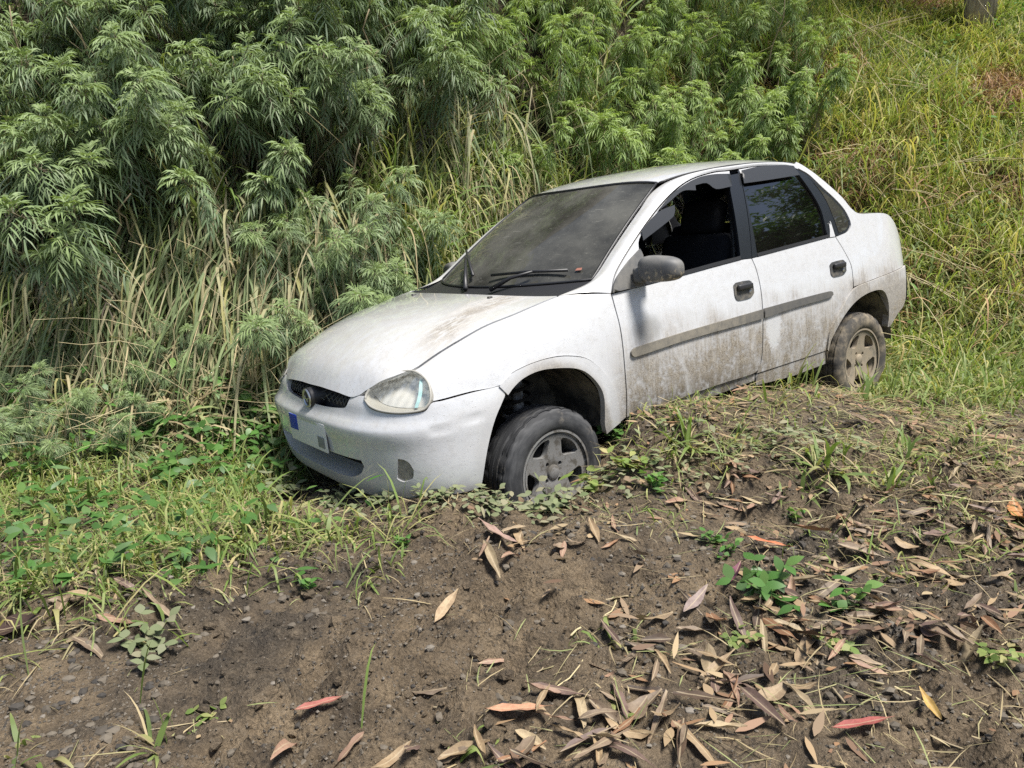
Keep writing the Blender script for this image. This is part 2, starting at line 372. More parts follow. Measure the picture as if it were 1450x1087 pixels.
M['thatch'] = leafmat('dead_undergrowth', [(.09, .07, .045), (.15, .12, .075), (.06, .047, .033), (.05, .065, .025), (.11, .09, .05), (.035, .055, .018)], .15, .85, .1)  # dead stalks toned down so the gaps' shadow sits in their colour
M['rust'] = leafmat('withered_brown_blades', [(.26, .16, .095), (.33, .22, .13), (.20, .12, .08), (.36, .28, .17)], .2, .8, .1)
M['litter'] = leafmat('old_leaf_litter', [(.24, .175, .12), (.33, .24, .145), (.17, .115, .085), (.27, .16, .09), (.38, .30, .19), (.10, .065, .045), (.30, .19, .13)], .1, .7, .2)
M['stem'] = plain('green_brown_stem', (.15, .13, .07), .8); M['twig'] = plain('dry_twig', (.30, .24, .15), .85); M['straw_stem'] = plain('straw_stem', (.45, .38, .22), .75)
def bark():
    m = NT('pale_bark'); c = m.coord(); n = m.noise(m.scale(c, (14, 14, 2.5)), 3, 5, .7); m.set(Base_Color=m.crm(n, [(.3, (.16, .13, .105)), (.55, (.36, .31, .27)), (.75, (.48, .43, .38))]), Roughness=.9, Normal=m.bump(n, .8, .03)); return m.m
M['bark'] = bark()
def dead_leaf():
    m = NT('fallen_leaf'); o = m.new('ShaderNodeObjectInfo'); c = m.coord(); n = m.noise(c, 34, 5, .7); n2 = m.noise(c, 190, 3, .7); X, Y, _ = m.sep(c)
    col = m.mix(m.ramp(n, .35, .70, 0, .65), o.outputs['Color'], m.mix(1.0, o.outputs['Color'], (.48, .42, .40), 'MULTIPLY')); col = m.mix(m.ramp(n2, .58, .72, 0, .5), col, (.10, .07, .05))
    rib = m.ramp(m.math('ABSOLUTE', Y), .0022, .0006); col = m.mix(m.math('MULTIPLY', rib, .5), col, (.42, .34, .22))
    m.set(Base_Color=col, Roughness=.62, Normal=m.bump(n, .4, .004)); t = m.new('ShaderNodeBsdfTranslucent'); m.put(t.inputs[0], col); a = m.new('ShaderNodeMixShader'); a.inputs[0].default_value = .12
    m.l.new(m.p.outputs[0], a.inputs[1]); m.l.new(t.outputs[0], a.inputs[2]); m.l.new(a.outputs[0], m.out.inputs[0]); return m.m
M['leaf'] = dead_leaf()
def stone():
    m = NT('gravel_stones'); f = m.new('ShaderNodeNewGeometry').outputs['Random Per Island']; m.set(Base_Color=m.crm(f, [(.1, (.035, .031, .027)), (.45, (.085, .07, .052)), (.86, (.125, .105, .08)), (1.0, (.17, .15, .125))]), Roughness=.85); return m.m
M['stone'] = stone()

# ------------------------------------------------------------------ ground: one sheet, fine in the foreground
def axis(*seg):
    a = []
    for lo, hi, st in seg: a += list(np.arange(lo, hi, st))
    return np.array(a + [seg[-1][1]])
gx = np.r_[[-300, -120, -60, -30], axis((-16, -6, .8), (-6, -2.4, .09), (-2.4, 2.8, .017), (2.8, 6.5, .07), (6.5, 16, .7)), [30, 60, 120, 300]]
gy = np.r_[[-300, -120, -50, -20], axis((-8, .8, .6), (.8, 1.35, .05), (1.35, 3.3, .0135), (3.3, 5.0, .028), (5.0, 12, .10), (12, 22, .7)), [35, 60, 120, 300]]
XX, YY = np.meshgrid(gx, gy); ZZ = ground(XX, YY); nx, ny = len(gx), len(gy)
idx = np.arange(nx*ny).reshape(ny, nx); q = np.stack([idx[:-1, :-1], idx[:-1, 1:], idx[1:, 1:], idx[1:, :-1]], -1).reshape(-1, 4)
me = mesh_np('ground', np.c_[XX.ravel(), YY.ravel(), ZZ.ravel()], q.ravel(), np.arange(len(q))*4, np.full(len(q), 4), M['soil'])
GROUND = tag(link('ground', me), kind='structure')

# ------------------------------------------------------------------ blade and leaf strips (vectorised)
def unit(v): return v/(np.linalg.norm(v, axis=-1, keepdims=True) + 1e-9)
def strips(base, d, nrm, L, W, droop, segs=3, prof=None, curl=None):
    """narrow tapering strips: base (N,3), direction d, surface normal nrm, length, width, gravity droop"""
    N = len(base); ts = np.linspace(0, 1, segs + 1); V = []; tip = []
    s0 = unit(np.cross(d, nrm)); g = np.array((0, 0, -1.)); L = np.broadcast_to(L, N); W = np.broadcast_to(W, N); droop = np.broadcast_to(droop, N)
    prof = prof or (lambda t: (.45 + .55*min(1, t/.3))*(1 - t**2.2))
    for k, t in enumerate(ts):
        p = base + d*(L*t)[:, None]*(1 - .35*np.clip(droop, 0, 1.4)*t)[:, None] + g*(droop*L*t*t)[:, None]*.8
        if curl is not None: p = p + s0*(curl*L*t*t)[:, None]
        if k < segs: w = (W*prof(t)*.5)[:, None]; V += [p - s0*w, p + s0*w]; tip += [np.full(N, t)]*2
        else: V.append(p); tip.append(np.full(N, t))
    m = 2*segs + 1; P = np.stack(V, 1).reshape(-1, 3); tipa = np.stack(tip, 1).ravel(); o = np.arange(N)*m
    lp = []; tot = []
    fs = [(2*k, 2*k+1, 2*k+3, 2*k+2) for k in range(segs - 1)] + [(2*segs-2, 2*segs-1, 2*segs)]
    loops = np.concatenate([np.array(f_) for f_ in fs]); tots = np.array([len(f_) for f_ in fs])
    lp = (o[:, None] + loops[None]).ravel(); tot = np.tile(tots, N); return P, lp, tot, tipa
def cat(parts):
    P = []; lp = []; tot = []; tp = []; k = 0
    for p, l, t, a in parts: P.append(p); lp.append(l + k); tot.append(t); tp.append(a); k += len(p)
    return np.concatenate(P), np.concatenate(lp), np.concatenate(tot), np.concatenate(tp)
def strip_mesh(name, parts, mat):
    P, lp, tot, tp = cat(parts); st = np.r_[0, np.cumsum(tot)[:-1]]; me = mesh_np(name, P, lp, st, tot, mat)
    at = me.attributes.new('tip', 'FLOAT', 'POINT'); at.data.foreach_set('value', tp.astype(np.float32)); return me
def dirs(az, el): return np.c_[np.cos(az)*np.cos(el), np.sin(az)*np.cos(el), np.sin(el)]
U = lambda a, b, n: rng.uniform(a, b, n)
def grass_parts(base, Lr, Wr, el=(.9, 1.45), droop=(.3, .9), segs=4):
    n = len(base); az = U(0, 2*math.pi, n); e = U(*el, n); d = dirs(az, e); nr = np.c_[-np.cos(az)*np.sin(e), -np.sin(az)*np.sin(e), np.cos(e)]
    nr = unit(nr + rng.normal(0, .25, (n, 3))); return strips(base, d, nr, U(*Lr, n), U(*Wr, n), U(*droop, n), segs, curl=rng.normal(0, .12, n))
def cut_leaves(base, d, L, lob=9, W=.0085, droop=.35, age=None):
    """feathery, deeply cut leaves: narrow lobes paired along a drooping midrib"""
    n = len(base); up = np.tile([0, 0, 1.], (n, 1)); s = unit(np.cross(d, up)); nr = unit(np.cross(s, d)); out = []
    g = np.array((0, 0, -1.)); tt = [.22, .22, .42, .42, .60, .60, .78, .78, .86][:lob]; sg = [1, -1, 1, -1, 1, -1, 1, -1, 0][:lob]
    for t, q in zip(tt, sg):
        b = base + d*(L*t)[:, None]*(1 - .3*droop*t) + g*(droop*L*t*t)[:, None]*.7
        tang = unit(d + g*(1.3*droop*t)); a = (.72 if q else .0) + rng.normal(0, .12, n); dd = unit(tang*np.cos(a)[:, None] + s*(q*np.sin(a))[:, None])
        out.append(strips(b, dd, nr, L*(.52 if q else .42)*U(.75, 1.15, n)*(1.1 - .35*t if q else 1), W*U(.8, 1.25, n), droop*U(.5, 1.3, n), 2, prof=lambda x: .55 if x < .1 else 1.))
        if age is not None: q_ = list(out[-1]); q_[3] = np.repeat(age, 5); out[-1] = tuple(q_)
    out.append(strips(base, d, nr, L*.9, .004, droop, 3, prof=lambda x: 1 - .5*x)); q_ = list(out[-1]); q_[3] = q_[3]*0; out[-1] = tuple(q_); return out
def oval_parts(base, d, L, W, droop=.25, segs=4):
    n = len(base); up = unit(np.tile([0, 0, 1.], (n, 1)) + rng.normal(0, .3, (n, 3))); s = unit(np.cross(d, up)); nr = unit(np.cross(s, d))
    return strips(base, d, nr, L, W, droop, segs, prof=lambda t: max(.06, (math.sin(math.pi*.5*min(1, t/.38))**.8 if t < .38 else (1 - ((t - .38)/.62)**1.5))))
def place(o, x, y, rz=0., s=1., sink=.02, tilt=None):
    o.location = (x, y, float(ground(x, y)[0]) - sink); o.rotation_euler = (tilt[0] if tilt else 0, tilt[1] if tilt else 0, rz); o.scale = (s, s, s); return o
def copy_tree(src, parent=None):
    c = src.copy(); COL.objects.link(c); c.parent = parent
    for ch in src.children: copy_tree(ch, c)
    return c
def stemcurve(h, lean, az, k=8, wig=.02):
    t = np.linspace(0, 1, k); return np.c_[lean*t**1.7*math.cos(az) + rng.normal(0, wig, k)*t, lean*t**1.7*math.sin(az) + rng.normal(0, wig, k)*t, h*(t - .12*lean*t*t)]

# ------------------------------------------------------------------ feathery shrubs
def make_shrub(mat, ns, h, Lf=(.12, .20), dens=44):
    R = empty('feathery_shrub'); st = []; lf = []
    for k in range(ns):
        az = 2*math.pi*k/ns + random.uniform(-.5, .5); hh = h*random.uniform(.6, 1.08); c = stemcurve(hh, random.uniform(.15, .62)*h, az); c[:, :2] += rng.normal(0, .07, 2)
        st.append(tube(c, np.linspace(.008, .0025, len(c)), 5, cap=False)); f = spl(np.arange(len(c)), c[:, 0]), spl(np.arange(len(c)), c[:, 1]), spl(np.arange(len(c)), c[:, 2])
        n = int(dens*random.uniform(.75, 1.2)); u = 1 - U(0, 1, n)**1.1*.62; u[:n*5//8] = U(.90, 1.0, n*5//8); q = u*(len(c) - 1); b = np.c_[f[0](q), f[1](q), f[2](q)]
        a = np.arange(n)*2.4 + random.uniform(0, 6); el = np.clip(np.where(u > .9, -.35 + 16*(u - .9), -.9 + 1.0*(u - .38)) + rng.normal(0, .25, n), -1.1, 1.35); L = U(*Lf, n)*(.65 + .5*(1 - np.abs(u - .72)*1.3)); lf += cut_leaves(b, dirs(a, el), L, droop=.62, age=u)
    mk('stems', *join(*st), M['stem'], R); tag(link('foliage', strip_mesh('foliage', lf, mat), R), kind='stuff'); return R
def make_tussock(mat, n, Lr, Wr=(.010, .019), el=(.75, 1.45), droop=(.35, 1.15), rad=.10):
    R = empty('tall_grass_tussock'); b = np.c_[rng.normal(0, rad, n), rng.normal(0, rad, n), U(-.05, .02, n)]; tag(link('blades', strip_mesh('blades', [grass_parts(b, Lr, Wr, el, droop, 7)], M[mat]), R), kind='stuff')
    st = []
    for k in range(2): st.append(tube(stemcurve(random.uniform(.4, .75)*Lr[1], random.uniform(.3, .8), random.uniform(0, 6.3), 7, .02), np.linspace(.0032, .0012, 7), 4, cap=False))
    mk('stalks', *join(*st), M['straw_stem'], R); return R

def make_curtain(mat, n, Lr, Wr=(.011, .020)):
    R = empty('hanging_grass_tussock'); b = np.c_[rng.normal(0, .16, n), rng.normal(0, .06, n), U(-.05, .05, n)]; az = -math.pi/2 + rng.normal(0, .55, n); e = U(.15, 1.15, n); d = dirs(az, e)
    nr = unit(np.c_[-np.cos(az)*np.sin(e), -np.sin(az)*np.sin(e), np.cos(e)] + rng.normal(0, .3, (n, 3)))
    tag(link('blades', strip_mesh('blades', [strips(b, d, nr, U(*Lr, n), U(*Wr, n), U(.9, 1.9, n), 9, curl=rng.normal(0, .16, n))], M[mat]), R), kind='stuff'); return R
# where things stand (metres)
P = {
'MUG_TOP': [(-3.49,5.68,1.0),(-3.21,5.49,0.95),(-2.99,5.55,0.94),(-2.68,5.53,1.03),(-2.41,5.57,1.03),(-2.16,5.36,1.16),(-2.07,5.59,1.07),(-1.82,5.53,1.17),(-1.66,5.67,1.14),(-1.44,5.54,1.2),(-1.3,5.84,1.07),(-1.08,6.11,0.87),(-0.87,5.97,1.14),(-0.67,6.17,1.19),(-3.72,5.52,1.16),(-3.53,5.23,1.03),(-3.28,5.19,1.09),(-3.07,5.27,0.88),(-2.85,5.19,1.13),(-2.65,5.15,1.03),(-2.5,5.26,0.91),(-2.34,5.35,0.83),(-2.84,4.91,1.14),(-2.47,4.88,1.2),(-3.22,5.16,0.84),(-1.82,5.12,1.12),(-2.04,5.44,0.96),(-1.51,5.61,0.86),(-1.11,5.9,0.92),(-2.68,5.22,1.11),(-3.57,5.85,1.15),(-3.14,6.09,0.82),(-2.52,5.79,1.05),(-2.08,6.03,0.82),(-1.56,5.93,1.09),(-1.1,6.27,0.93),(-0.7,6.46,1.15),(-3.19,6.03,1.19),(-2.73,6.11,1.0),(-1.82,6.2,1.2),(-4.07,6.15,0.92),(-3.28,6.5,0.83),(-0.52,7.04,1.04),(-1.12,6.66,0.81),(-1.82,6.45,0.88),(-1.77,6.11,0.96),(-2.15,6.0,1.04),(-1.71,6.5,0.86),(-1.39,6.49,0.82),(-3.06,6.3,1.15),(-1.01,6.68,0.93),(-1.46,6.04,1.18),(-1.48,6.02,1.16),(-2.63,6.08,0.95),(-2.41,5.94,0.98),(-0.97,6.83,1.01),(-3.7,6.37,1.06),(-0.64,6.92,1.04),(-1.83,6.27,1.02)],
'MUG_HOOD': [(-1.03,5.28,1.05),(-0.8,5.28,1.18),(-1.09,5.05,1.0),(-0.87,5.11,0.97),(-0.68,5.16,1.09),(-1.2,5.18,0.9),(-0.6,5.2,0.92),(-1.27,4.82,1.19),(-1.03,4.97,1.01),(-1.19,4.76,1.02),(-0.78,5.1,0.8)],
'MUG_LOW': [(-1.98,4.48,0.97),(-2.05,4.26,1.03),(-1.93,4.58,0.81),(-2.7,4.17,1.05),(-2.4,4.03,1.05),(-2.76,4.08,0.82),(-2.74,4.38,1.05),(-2.26,4.0,0.99)],
'MUG_BRIGHT': [(0.4,7.04,1.12),(0.62,7.56,0.9),(1.06,7.93,0.87),(1.41,7.87,0.97),(1.83,8.27,1.08),(2.29,8.73,0.84),(2.48,8.03,0.93),(2.81,8.25,0.93),(1.86,7.68,1.13),(1.43,7.53,0.98),(2.26,7.6,1.14),(2.61,7.75,0.87),(0.87,7.28,0.93),(0.69,7.07,1.06),(1.11,7.11,1.15),(1.9,7.48,0.98),(1.51,7.39,0.89),(2.34,7.53,0.85),(-0.21,6.8,1.01),(0.12,6.61,0.88),(2.71,7.77,1.12),(-0.43,6.65,1.14),(-0.03,7.13,0.87),(0.5,7.8,0.91),(1.09,8.21,1.12),(1.83,9.09,1.06),(2.37,8.8,1.12),(2.87,8.76,0.94),(1.97,10.06,0.85),(2.03,9.74,0.92),(-0.45,7.11,1.12),(1.88,9.54,0.91),(0.22,8.0,0.94),(1.57,9.68,0.97),(0.62,8.52,0.97),(0.62,8.35,0.96),(0.38,7.92,1.17),(2.41,10.44,0.86),(1.46,9.48,0.8),(0.41,8.05,1.18)],
'TALL_MID': [(0.57,6.25,0.81),(-0.18,5.59,1.14),(0.74,7.5,0.85),(0.33,6.17,1.14),(0.2,6.54,1.07),(-0.43,6.13,1.13),(-0.53,6.3,1.18),(0.07,6.72,1.03),(0.5,7.34,1.12),(0.64,6.75,0.81),(0.64,6.21,1.11),(0.63,6.78,1.0),(-0.78,5.36,1.09),(-0.61,6.17,0.84),(0.2,6.5,1.1),(-0.21,5.59,1.17),(0.11,6.78,0.82),(-0.46,5.63,0.93),(-0.12,6.01,1.03),(-0.33,6.38,1.13),(-0.03,6.11,0.9),(-0.58,5.66,0.87),(0.65,6.51,0.9),(0.53,7.49,1.05),(0.13,6.03,1.1),(-0.79,5.99,0.96),(-0.45,6.03,0.95),(-0.21,6.31,0.96),(0.44,7.47,0.94),(-0.8,6.14,0.97),(-0.7,6.37,0.83),(0.74,6.42,1.0),(-0.71,5.67,1.19),(-0.39,6.3,0.97),(-0.32,5.9,1.1),(0.06,6.73,0.86),(-0.58,6.04,1.08),(-0.66,5.7,1.1),(0.3,6.77,1.07),(-0.75,6.12,1.01),(-0.29,6.08,0.99),(0.42,6.87,1.06),(0.44,6.5,1.16),(-0.2,6.49,0.86),(-0.09,6.27,0.84),(-0.21,5.99,1.1),(-0.15,6.52,1.17),(-0.02,6.22,1.01),(-0.75,5.87,0.98),(-0.2,5.75,1.09),(0.74,7.3,0.87),(0.61,6.51,0.91),(-0.47,6.11,0.88),(-0.64,5.46,1.03),(0.19,6.17,0.93),(0.43,6.61,0.89),(0.32,6.55,1.08),(-0.67,5.57,1.18),(-0.87,6.1,0.92),(0.43,7.34,1.08),(-0.74,6.2,0.97),(0.63,7.27,1.14)],
'TALL_DRY': [(-1.57,4.9,0.91),(-1.97,4.87,1.07),(-1.66,4.78,0.85),(-1.93,4.57,1.15),(-1.7,4.32,1.16),(-1.86,4.24,0.84),(-1.58,4.46,1.18),(-1.57,4.4,0.95),(-1.26,4.67,1.11),(-1.56,4.42,1.1),(-1.26,4.87,0.92),(-1.28,4.3,1.07),(-1.69,4.84,1.06),(-1.81,4.39,1.12),(-1.36,4.42,0.91),(-1.27,4.88,1.1),(-1.94,4.66,1.18),(-1.86,4.39,1.07),(-1.18,4.47,1.01),(-1.8,4.4,0.85),(-1.81,4.66,1.0),(-1.43,5.0,0.94),(-1.91,4.24,1.09),(-1.83,4.66,1.07),(-1.5,4.56,1.03),(-2.19,4.79,0.87),(-1.66,4.61,1.06),(-1.87,4.49,1.05),(-1.16,4.92,0.87),(-1.62,4.9,1.16)],
'TALL_LEFT': [(-2.55,4.83,1.1),(-2.27,4.89,0.96),(-2.61,4.18,0.87),(-2.39,4.29,1.16),(-2.43,4.49,1.09),(-2.96,4.85,0.95),(-2.88,4.18,0.95),(-2.27,4.37,1.01),(-2.38,4.6,1.04),(-2.93,4.69,0.89),(-2.37,5.01,0.8),(-2.72,4.81,0.88),(-2.35,4.61,1.11),(-2.86,4.68,0.86),(-2.3,3.99,0.98),(-2.51,4.03,0.88),(-3.16,4.8,0.88),(-3.23,4.94,0.87),(-2.08,4.0,0.96),(-3.11,4.87,0.87),(-2.54,4.21,0.81),(-2.13,4.18,0.84),(-2.64,4.88,0.87),(-2.85,4.84,1.0),(-2.56,4.49,0.82),(-3.06,4.82,0.81),(-2.46,4.96,0.98),(-2.04,3.96,0.96),(-2.13,4.55,1.08),(-2.52,4.46,0.82),(-2.25,4.06,0.96),(-2.48,4.71,0.96),(-2.23,4.56,0.81),(-2.27,4.03,1.19),(-2.9,4.09,0.89),(-2.45,4.56,0.84),(-2.6,4.57,0.99),(-2.95,4.54,0.87),(-3.08,4.47,1.05),(-2.47,4.57,0.94),(-2.28,3.99,0.85),(-2.32,4.93,0.82),(-2.17,4.24,1.09),(-3.17,4.68,0.91),(-3.06,4.89,1.12),(-2.31,3.99,0.99),(-2.55,4.04,1.17),(-2.52,4.86,0.92),(-2.15,4.35,0.9),(-2.01,4.17,0.91),(-2.38,4.62,1.13),(-2.03,3.96,1.05),(-2.23,4.56,0.94),(-2.34,4.56,0.84),(-3.21,4.92,1.07),(-3.17,4.74,1.19),(-2.94,4.47,1.04),(-2.38,4.5,0.8),(-2.61,4.36,0.81),(-2.86,4.61,0.84)],
'TALL_BACK': [(-3.09,6.43,0.83),(-3.55,5.66,1.02),(2.62,9.36,1.09),(3.15,8.75,0.97),(1.44,7.79,1.06),(3.21,10.1,1.04),(-2.03,5.76,0.89),(3.29,10.16,0.94),(-1.99,5.3,1.2),(-3.29,5.96,0.93),(-1.84,5.68,0.97),(3.03,9.91,0.83),(0.89,7.79,0.89),(1.97,9.21,0.87),(2.72,8.87,1.17),(-1.43,6.16,1.09),(1.3,8.32,1.15),(-2.28,5.9,1.19),(0.72,7.72,1.04),(0.65,7.89,1.17),(-1.01,6.56,1.01),(0.72,8.94,0.97),(-1.04,5.71,1.18),(0.37,8.09,1.16),(-2.3,5.26,1.18),(0.07,6.75,0.99),(2.28,9.0,1.11),(2.37,8.38,0.96),(-1.87,5.81,1.2),(-3.51,5.83,1.17),(3.38,10.13,0.92),(-0.47,7.01,1.17),(-3.43,5.76,0.87),(-2.61,6.39,0.84),(-2.87,5.51,1.09),(-0.37,7.58,0.92),(-2.35,5.28,1.01),(-2.49,5.59,1.06),(-1.34,5.82,0.82),(-0.2,6.56,1.1),(-0.71,6.88,0.91),(-3.01,6.3,0.97),(2.01,10.11,0.94),(-3.6,5.35,1.1),(-2.51,5.24,1.1),(-3.47,5.95,0.91),(-2.45,5.49,0.84),(-0.13,6.92,0.92),(1.07,7.73,0.96),(-1.81,5.88,0.83),(-1.28,6.55,0.86),(1.85,8.56,1.11),(1.85,9.74,1.08),(-0.64,6.38,1.19),(0.86,8.63,1.19),(-1.78,5.75,1.15)],
'TALL_HILL': [(3.89,8.61,0.88),(3.35,7.53,1.13),(3.73,7.24,1.15),(3.2,6.82,0.82),(3.28,7.52,1.18),(4.1,6.41,1.01),(3.57,8.25,0.95),(5.13,8.84,0.84),(2.94,7.57,0.96),(4.13,8.17,1.2),(3.02,8.54,0.91),(4.28,7.28,0.85),(4.43,6.63,0.86),(5.5,8.67,0.85),(3.55,9.08,0.94),(3.71,7.75,1.17),(2.78,7.66,0.83),(3.02,8.17,0.88),(2.97,6.85,1.18),(3.79,8.04,1.2),(2.78,7.73,1.19),(3.82,6.94,0.9),(4.21,6.51,0.94),(3.55,8.54,1.18),(3.9,6.52,0.99),(3.4,6.54,1.08),(4.11,8.01,0.93),(3.5,9.07,0.81),(3.63,6.44,0.94),(4.5,7.12,1.1),(3.62,6.31,1.11),(4.19,6.89,1.03),(3.56,7.47,0.99),(3.32,8.47,1.02),(3.58,6.16,0.98),(3.89,7.54,1.01),(3.44,7.53,1.13),(4.35,7.28,0.88),(5.19,8.18,1.04),(3.31,7.39,1.17),(3.23,6.62,1.14),(3.91,6.26,0.87),(4.6,8.76,1.19),(3.8,7.16,1.14),(4.02,8.18,0.87),(3.73,6.38,0.91),(2.83,7.41,0.88),(3.51,7.58,0.82),(3.91,6.0,1.19),(4.38,8.13,0.96),(4.94,7.9,1.15),(3.23,6.77,0.85),(3.65,8.33,0.81),(4.01,6.0,1.15),(3.42,7.71,1.12),(3.64,8.55,1.2),(2.9,6.58,1.07),(3.03,8.3,1.01),(3.49,8.77,1.11),(3.52,6.77,0.84),(3.72,5.56,1.02),(3.94,5.99,0.98),(3.22,5.51,0.86),(3.29,6.05,1.04),(3.65,6.0,0.93),(3.72,6.04,1.0),(3.09,5.34,0.95),(3.06,5.43,0.93),(3.01,5.28,0.94),(3.6,5.59,1.04),(3.37,6.06,1.19),(3.8,5.81,1.17)],
'CURTAIN': [(-1.29,5.27,0.91),(-1.94,5.05,1.16),(-2.05,5.41,1.07),(-1.72,5.23,0.89),(-1.92,5.23,1.13),(-1.94,5.05,1.19),(-1.8,5.31,0.94),(-1.66,5.12,1.2),(-1.16,5.44,0.99),(-1.8,5.25,0.87),(-2.26,5.28,1.09),(-1.31,5.29,0.94),(-2.22,5.1,1.09),(-1.83,5.09,1.03),(-1.92,5.4,0.84),(-1.65,5.16,1.01),(-1.77,5.1,1.14),(-1.5,5.42,0.99),(-1.98,5.28,1.02),(-1.86,5.3,1.15),(-1.52,5.16,0.98),(-1.67,5.48,1.0),(-2.09,5.32,1.03),(-1.64,5.5,1.13),(-2.26,5.32,0.88),(-2.04,5.45,0.84),(-1.66,5.15,1.1),(-1.68,5.22,1.02),(-1.32,5.25,0.92),(-1.25,5.46,1.16),(-1.56,5.53,1.15),(-1.3,5.47,1.02),(-1.72,5.1,1.2),(-2.01,5.35,1.13),(-2.43,4.9,1.1),(-3.3,5.13,0.92),(-3.03,5.16,0.8),(-2.47,5.03,1.07),(-3.05,5.01,1.09),(-2.78,4.95,0.94),(-2.62,4.86,0.99),(-2.9,5.08,1.03),(-2.28,4.9,0.9),(-3.23,4.97,1.08),(-0.03,6.43,1.03),(-0.63,6.33,0.95),(-0.27,6.48,0.84),(0.11,6.56,1.02),(-0.4,6.34,0.93),(-0.18,6.29,1.09),(-0.51,6.26,0.87),(-0.59,6.04,0.96),(-0.64,5.91,0.88),(-0.23,6.44,0.96),(-0.61,6.22,1.03),(-0.28,6.25,0.84),(-0.22,6.61,0.82),(0.19,6.69,0.99),(-0.53,6.78,0.88),(-0.68,6.37,1.0),(-0.81,6.43,0.87),(-0.45,6.79,0.84),(-0.33,6.68,1.02),(-0.26,6.8,1.17),(-1.55,5.17,1.15),(-1.38,5.19,1.01),(-1.51,4.96,0.96),(-1.51,5.02,0.83),(-1.04,5.4,0.91),(-1.05,5.32,0.93),(-1.53,5.14,1.18),(-1.65,5.08,0.85),(-2.48,4.44,1.18),(-2.26,4.78,0.99),(-2.57,4.69,0.97),(-2.77,4.74,0.9),(-2.61,4.53,1.19),(-2.64,4.76,0.87),(-1.72,4.95,1.03),(-1.57,5.05,1.0),(-1.5,5.06,0.88),(-1.49,4.92,0.89),(-1.69,4.77,1.19),(-1.63,4.93,1.12),(-1.53,4.92,1.09),(-1.64,5.08,1.16),(-1.42,4.88,0.84),(-1.58,4.93,1.08)],
'LEAF_HEAP': [(0.402,1.612),(0.711,1.884),(0.387,1.877),(0.557,1.823),(0.673,2.113),(0.763,1.826),(0.579,1.821),(0.359,1.8),(0.618,1.852),(0.386,1.709),(0.294,2.091),(0.553,1.951),(0.379,2.04),(0.131,1.804),(0.634,1.855),(0.281,1.779),(0.596,1.854),(0.51,1.661),(0.421,1.948),(0.497,1.764),(0.73,2.028),(0.319,1.933),(0.081,1.786),(0.58,1.944),(0.669,1.665),(0.551,1.757),(0.697,2.027),(0.543,1.734),(0.073,1.741),(0.368,1.71),(0.354,1.846),(0.553,1.997),(0.563,1.824),(0.568,1.926),(0.629,1.716),(0.382,1.712),(0.106,1.651),(0.541,1.842),(0.209,1.611),(0.174,1.744),(0.789,2.069),(0.419,2.052),(0.439,1.602),(0.314,1.764),(0.736,1.743),(0.281,1.783),(0.268,1.67),(0.179,1.61),(0.304,1.663),(0.248,1.705),(0.202,1.571),(0.255,1.73),(0.409,1.609),(0.22,1.703)],
'LEAF_RIGHT': [(1.348,3.086),(1.884,3.144),(1.496,2.972),(1.365,2.386),(1.386,2.52),(1.333,2.709),(1.9,3.039),(1.595,2.604),(1.7,2.415),(1.83,2.788),(1.413,3.136),(1.596,3.385),(1.346,2.843),(1.66,2.94),(0.904,2.897),(1.382,2.399),(1.85,3.088),(1.332,2.053),(1.526,2.594),(1.58,2.59),(1.52,2.696),(1.033,2.863),(1.265,2.801),(1.233,2.521),(1.68,2.634),(1.596,2.769),(1.36,2.807),(1.298,2.685),(1.421,2.604),(0.955,2.456),(1.371,3.095),(1.609,3.154),(1.711,3.019),(1.286,3.164),(1.911,2.758),(1.164,2.899),(0.956,2.638),(2.173,3.703),(1.412,2.417),(1.575,2.642),(1.71,2.624),(1.659,2.877),(1.945,3.23),(1.85,2.957),(1.072,2.596),(1.802,2.402),(1.208,2.497),(1.357,2.803),(1.834,3.331),(1.627,3.658),(1.145,3.232),(1.381,2.109),(1.329,2.433),(2.054,4.187),(1.467,2.617),(1.331,2.712),(1.903,3.192),(1.046,2.878),(1.532,3.001),(1.428,2.115),(1.252,2.526),(1.684,2.562),(1.893,2.883),(1.902,3.04),(1.48,2.373),(1.704,2.958),(2.553,3.629),(1.595,2.67),(0.932,2.288),(1.941,3.421),(1.792,2.966),(0.959,3.082),(1.476,2.563),(1.567,2.807),(1.717,2.905),(1.8,2.654),(1.497,2.588),(1.265,3.093),(1.9,2.63),(1.372,2.7),(1.323,2.732),(1.265,2.736),(0.82,2.265),(1.718,3.694),(1.547,3.042),(1.895,3.477),(1.673,2.59),(1.748,2.605),(1.817,2.63),(1.944,2.704),(1.819,2.782),(1.762,2.601),(1.837,2.616),(1.704,2.584),(1.689,2.566),(1.555,2.275)],
'LEAF_MID': [(1.109,1.895),(1.021,2.124),(0.968,1.902),(1.119,2.132),(1.241,1.982),(1.008,2.279),(0.85,2.245),(1.125,2.122),(1.175,1.966),(0.867,2.026),(1.515,2.379),(0.902,1.941),(0.906,2.057),(0.543,2.097),(0.821,2.058),(1.104,2.138),(1.054,2.116),(1.099,1.963),(0.851,2.232),(1.438,2.096),(1.174,1.989),(0.852,2.252),(0.991,2.093),(1.242,2.343),(0.809,2.144),(1.117,2.184),(1.114,2.181),(0.954,1.857),(1.0,1.978),(1.123,2.24),(1.116,2.118),(0.748,2.146),(0.851,1.981),(1.014,2.264),(1.266,1.928),(1.229,1.955),(0.982,2.233),(0.837,1.975),(1.153,2.489),(1.054,2.374),(1.095,2.32),(0.611,2.111),(1.092,2.494),(0.8,2.201),(1.041,2.445),(1.235,1.955),(0.769,2.162),(0.567,2.226),(1.459,2.562),(0.837,2.096),(1.092,1.807),(0.882,2.247),(1.118,2.176),(0.828,1.97),(1.388,2.036),(0.86,1.983),(0.444,2.15),(1.124,2.034)],
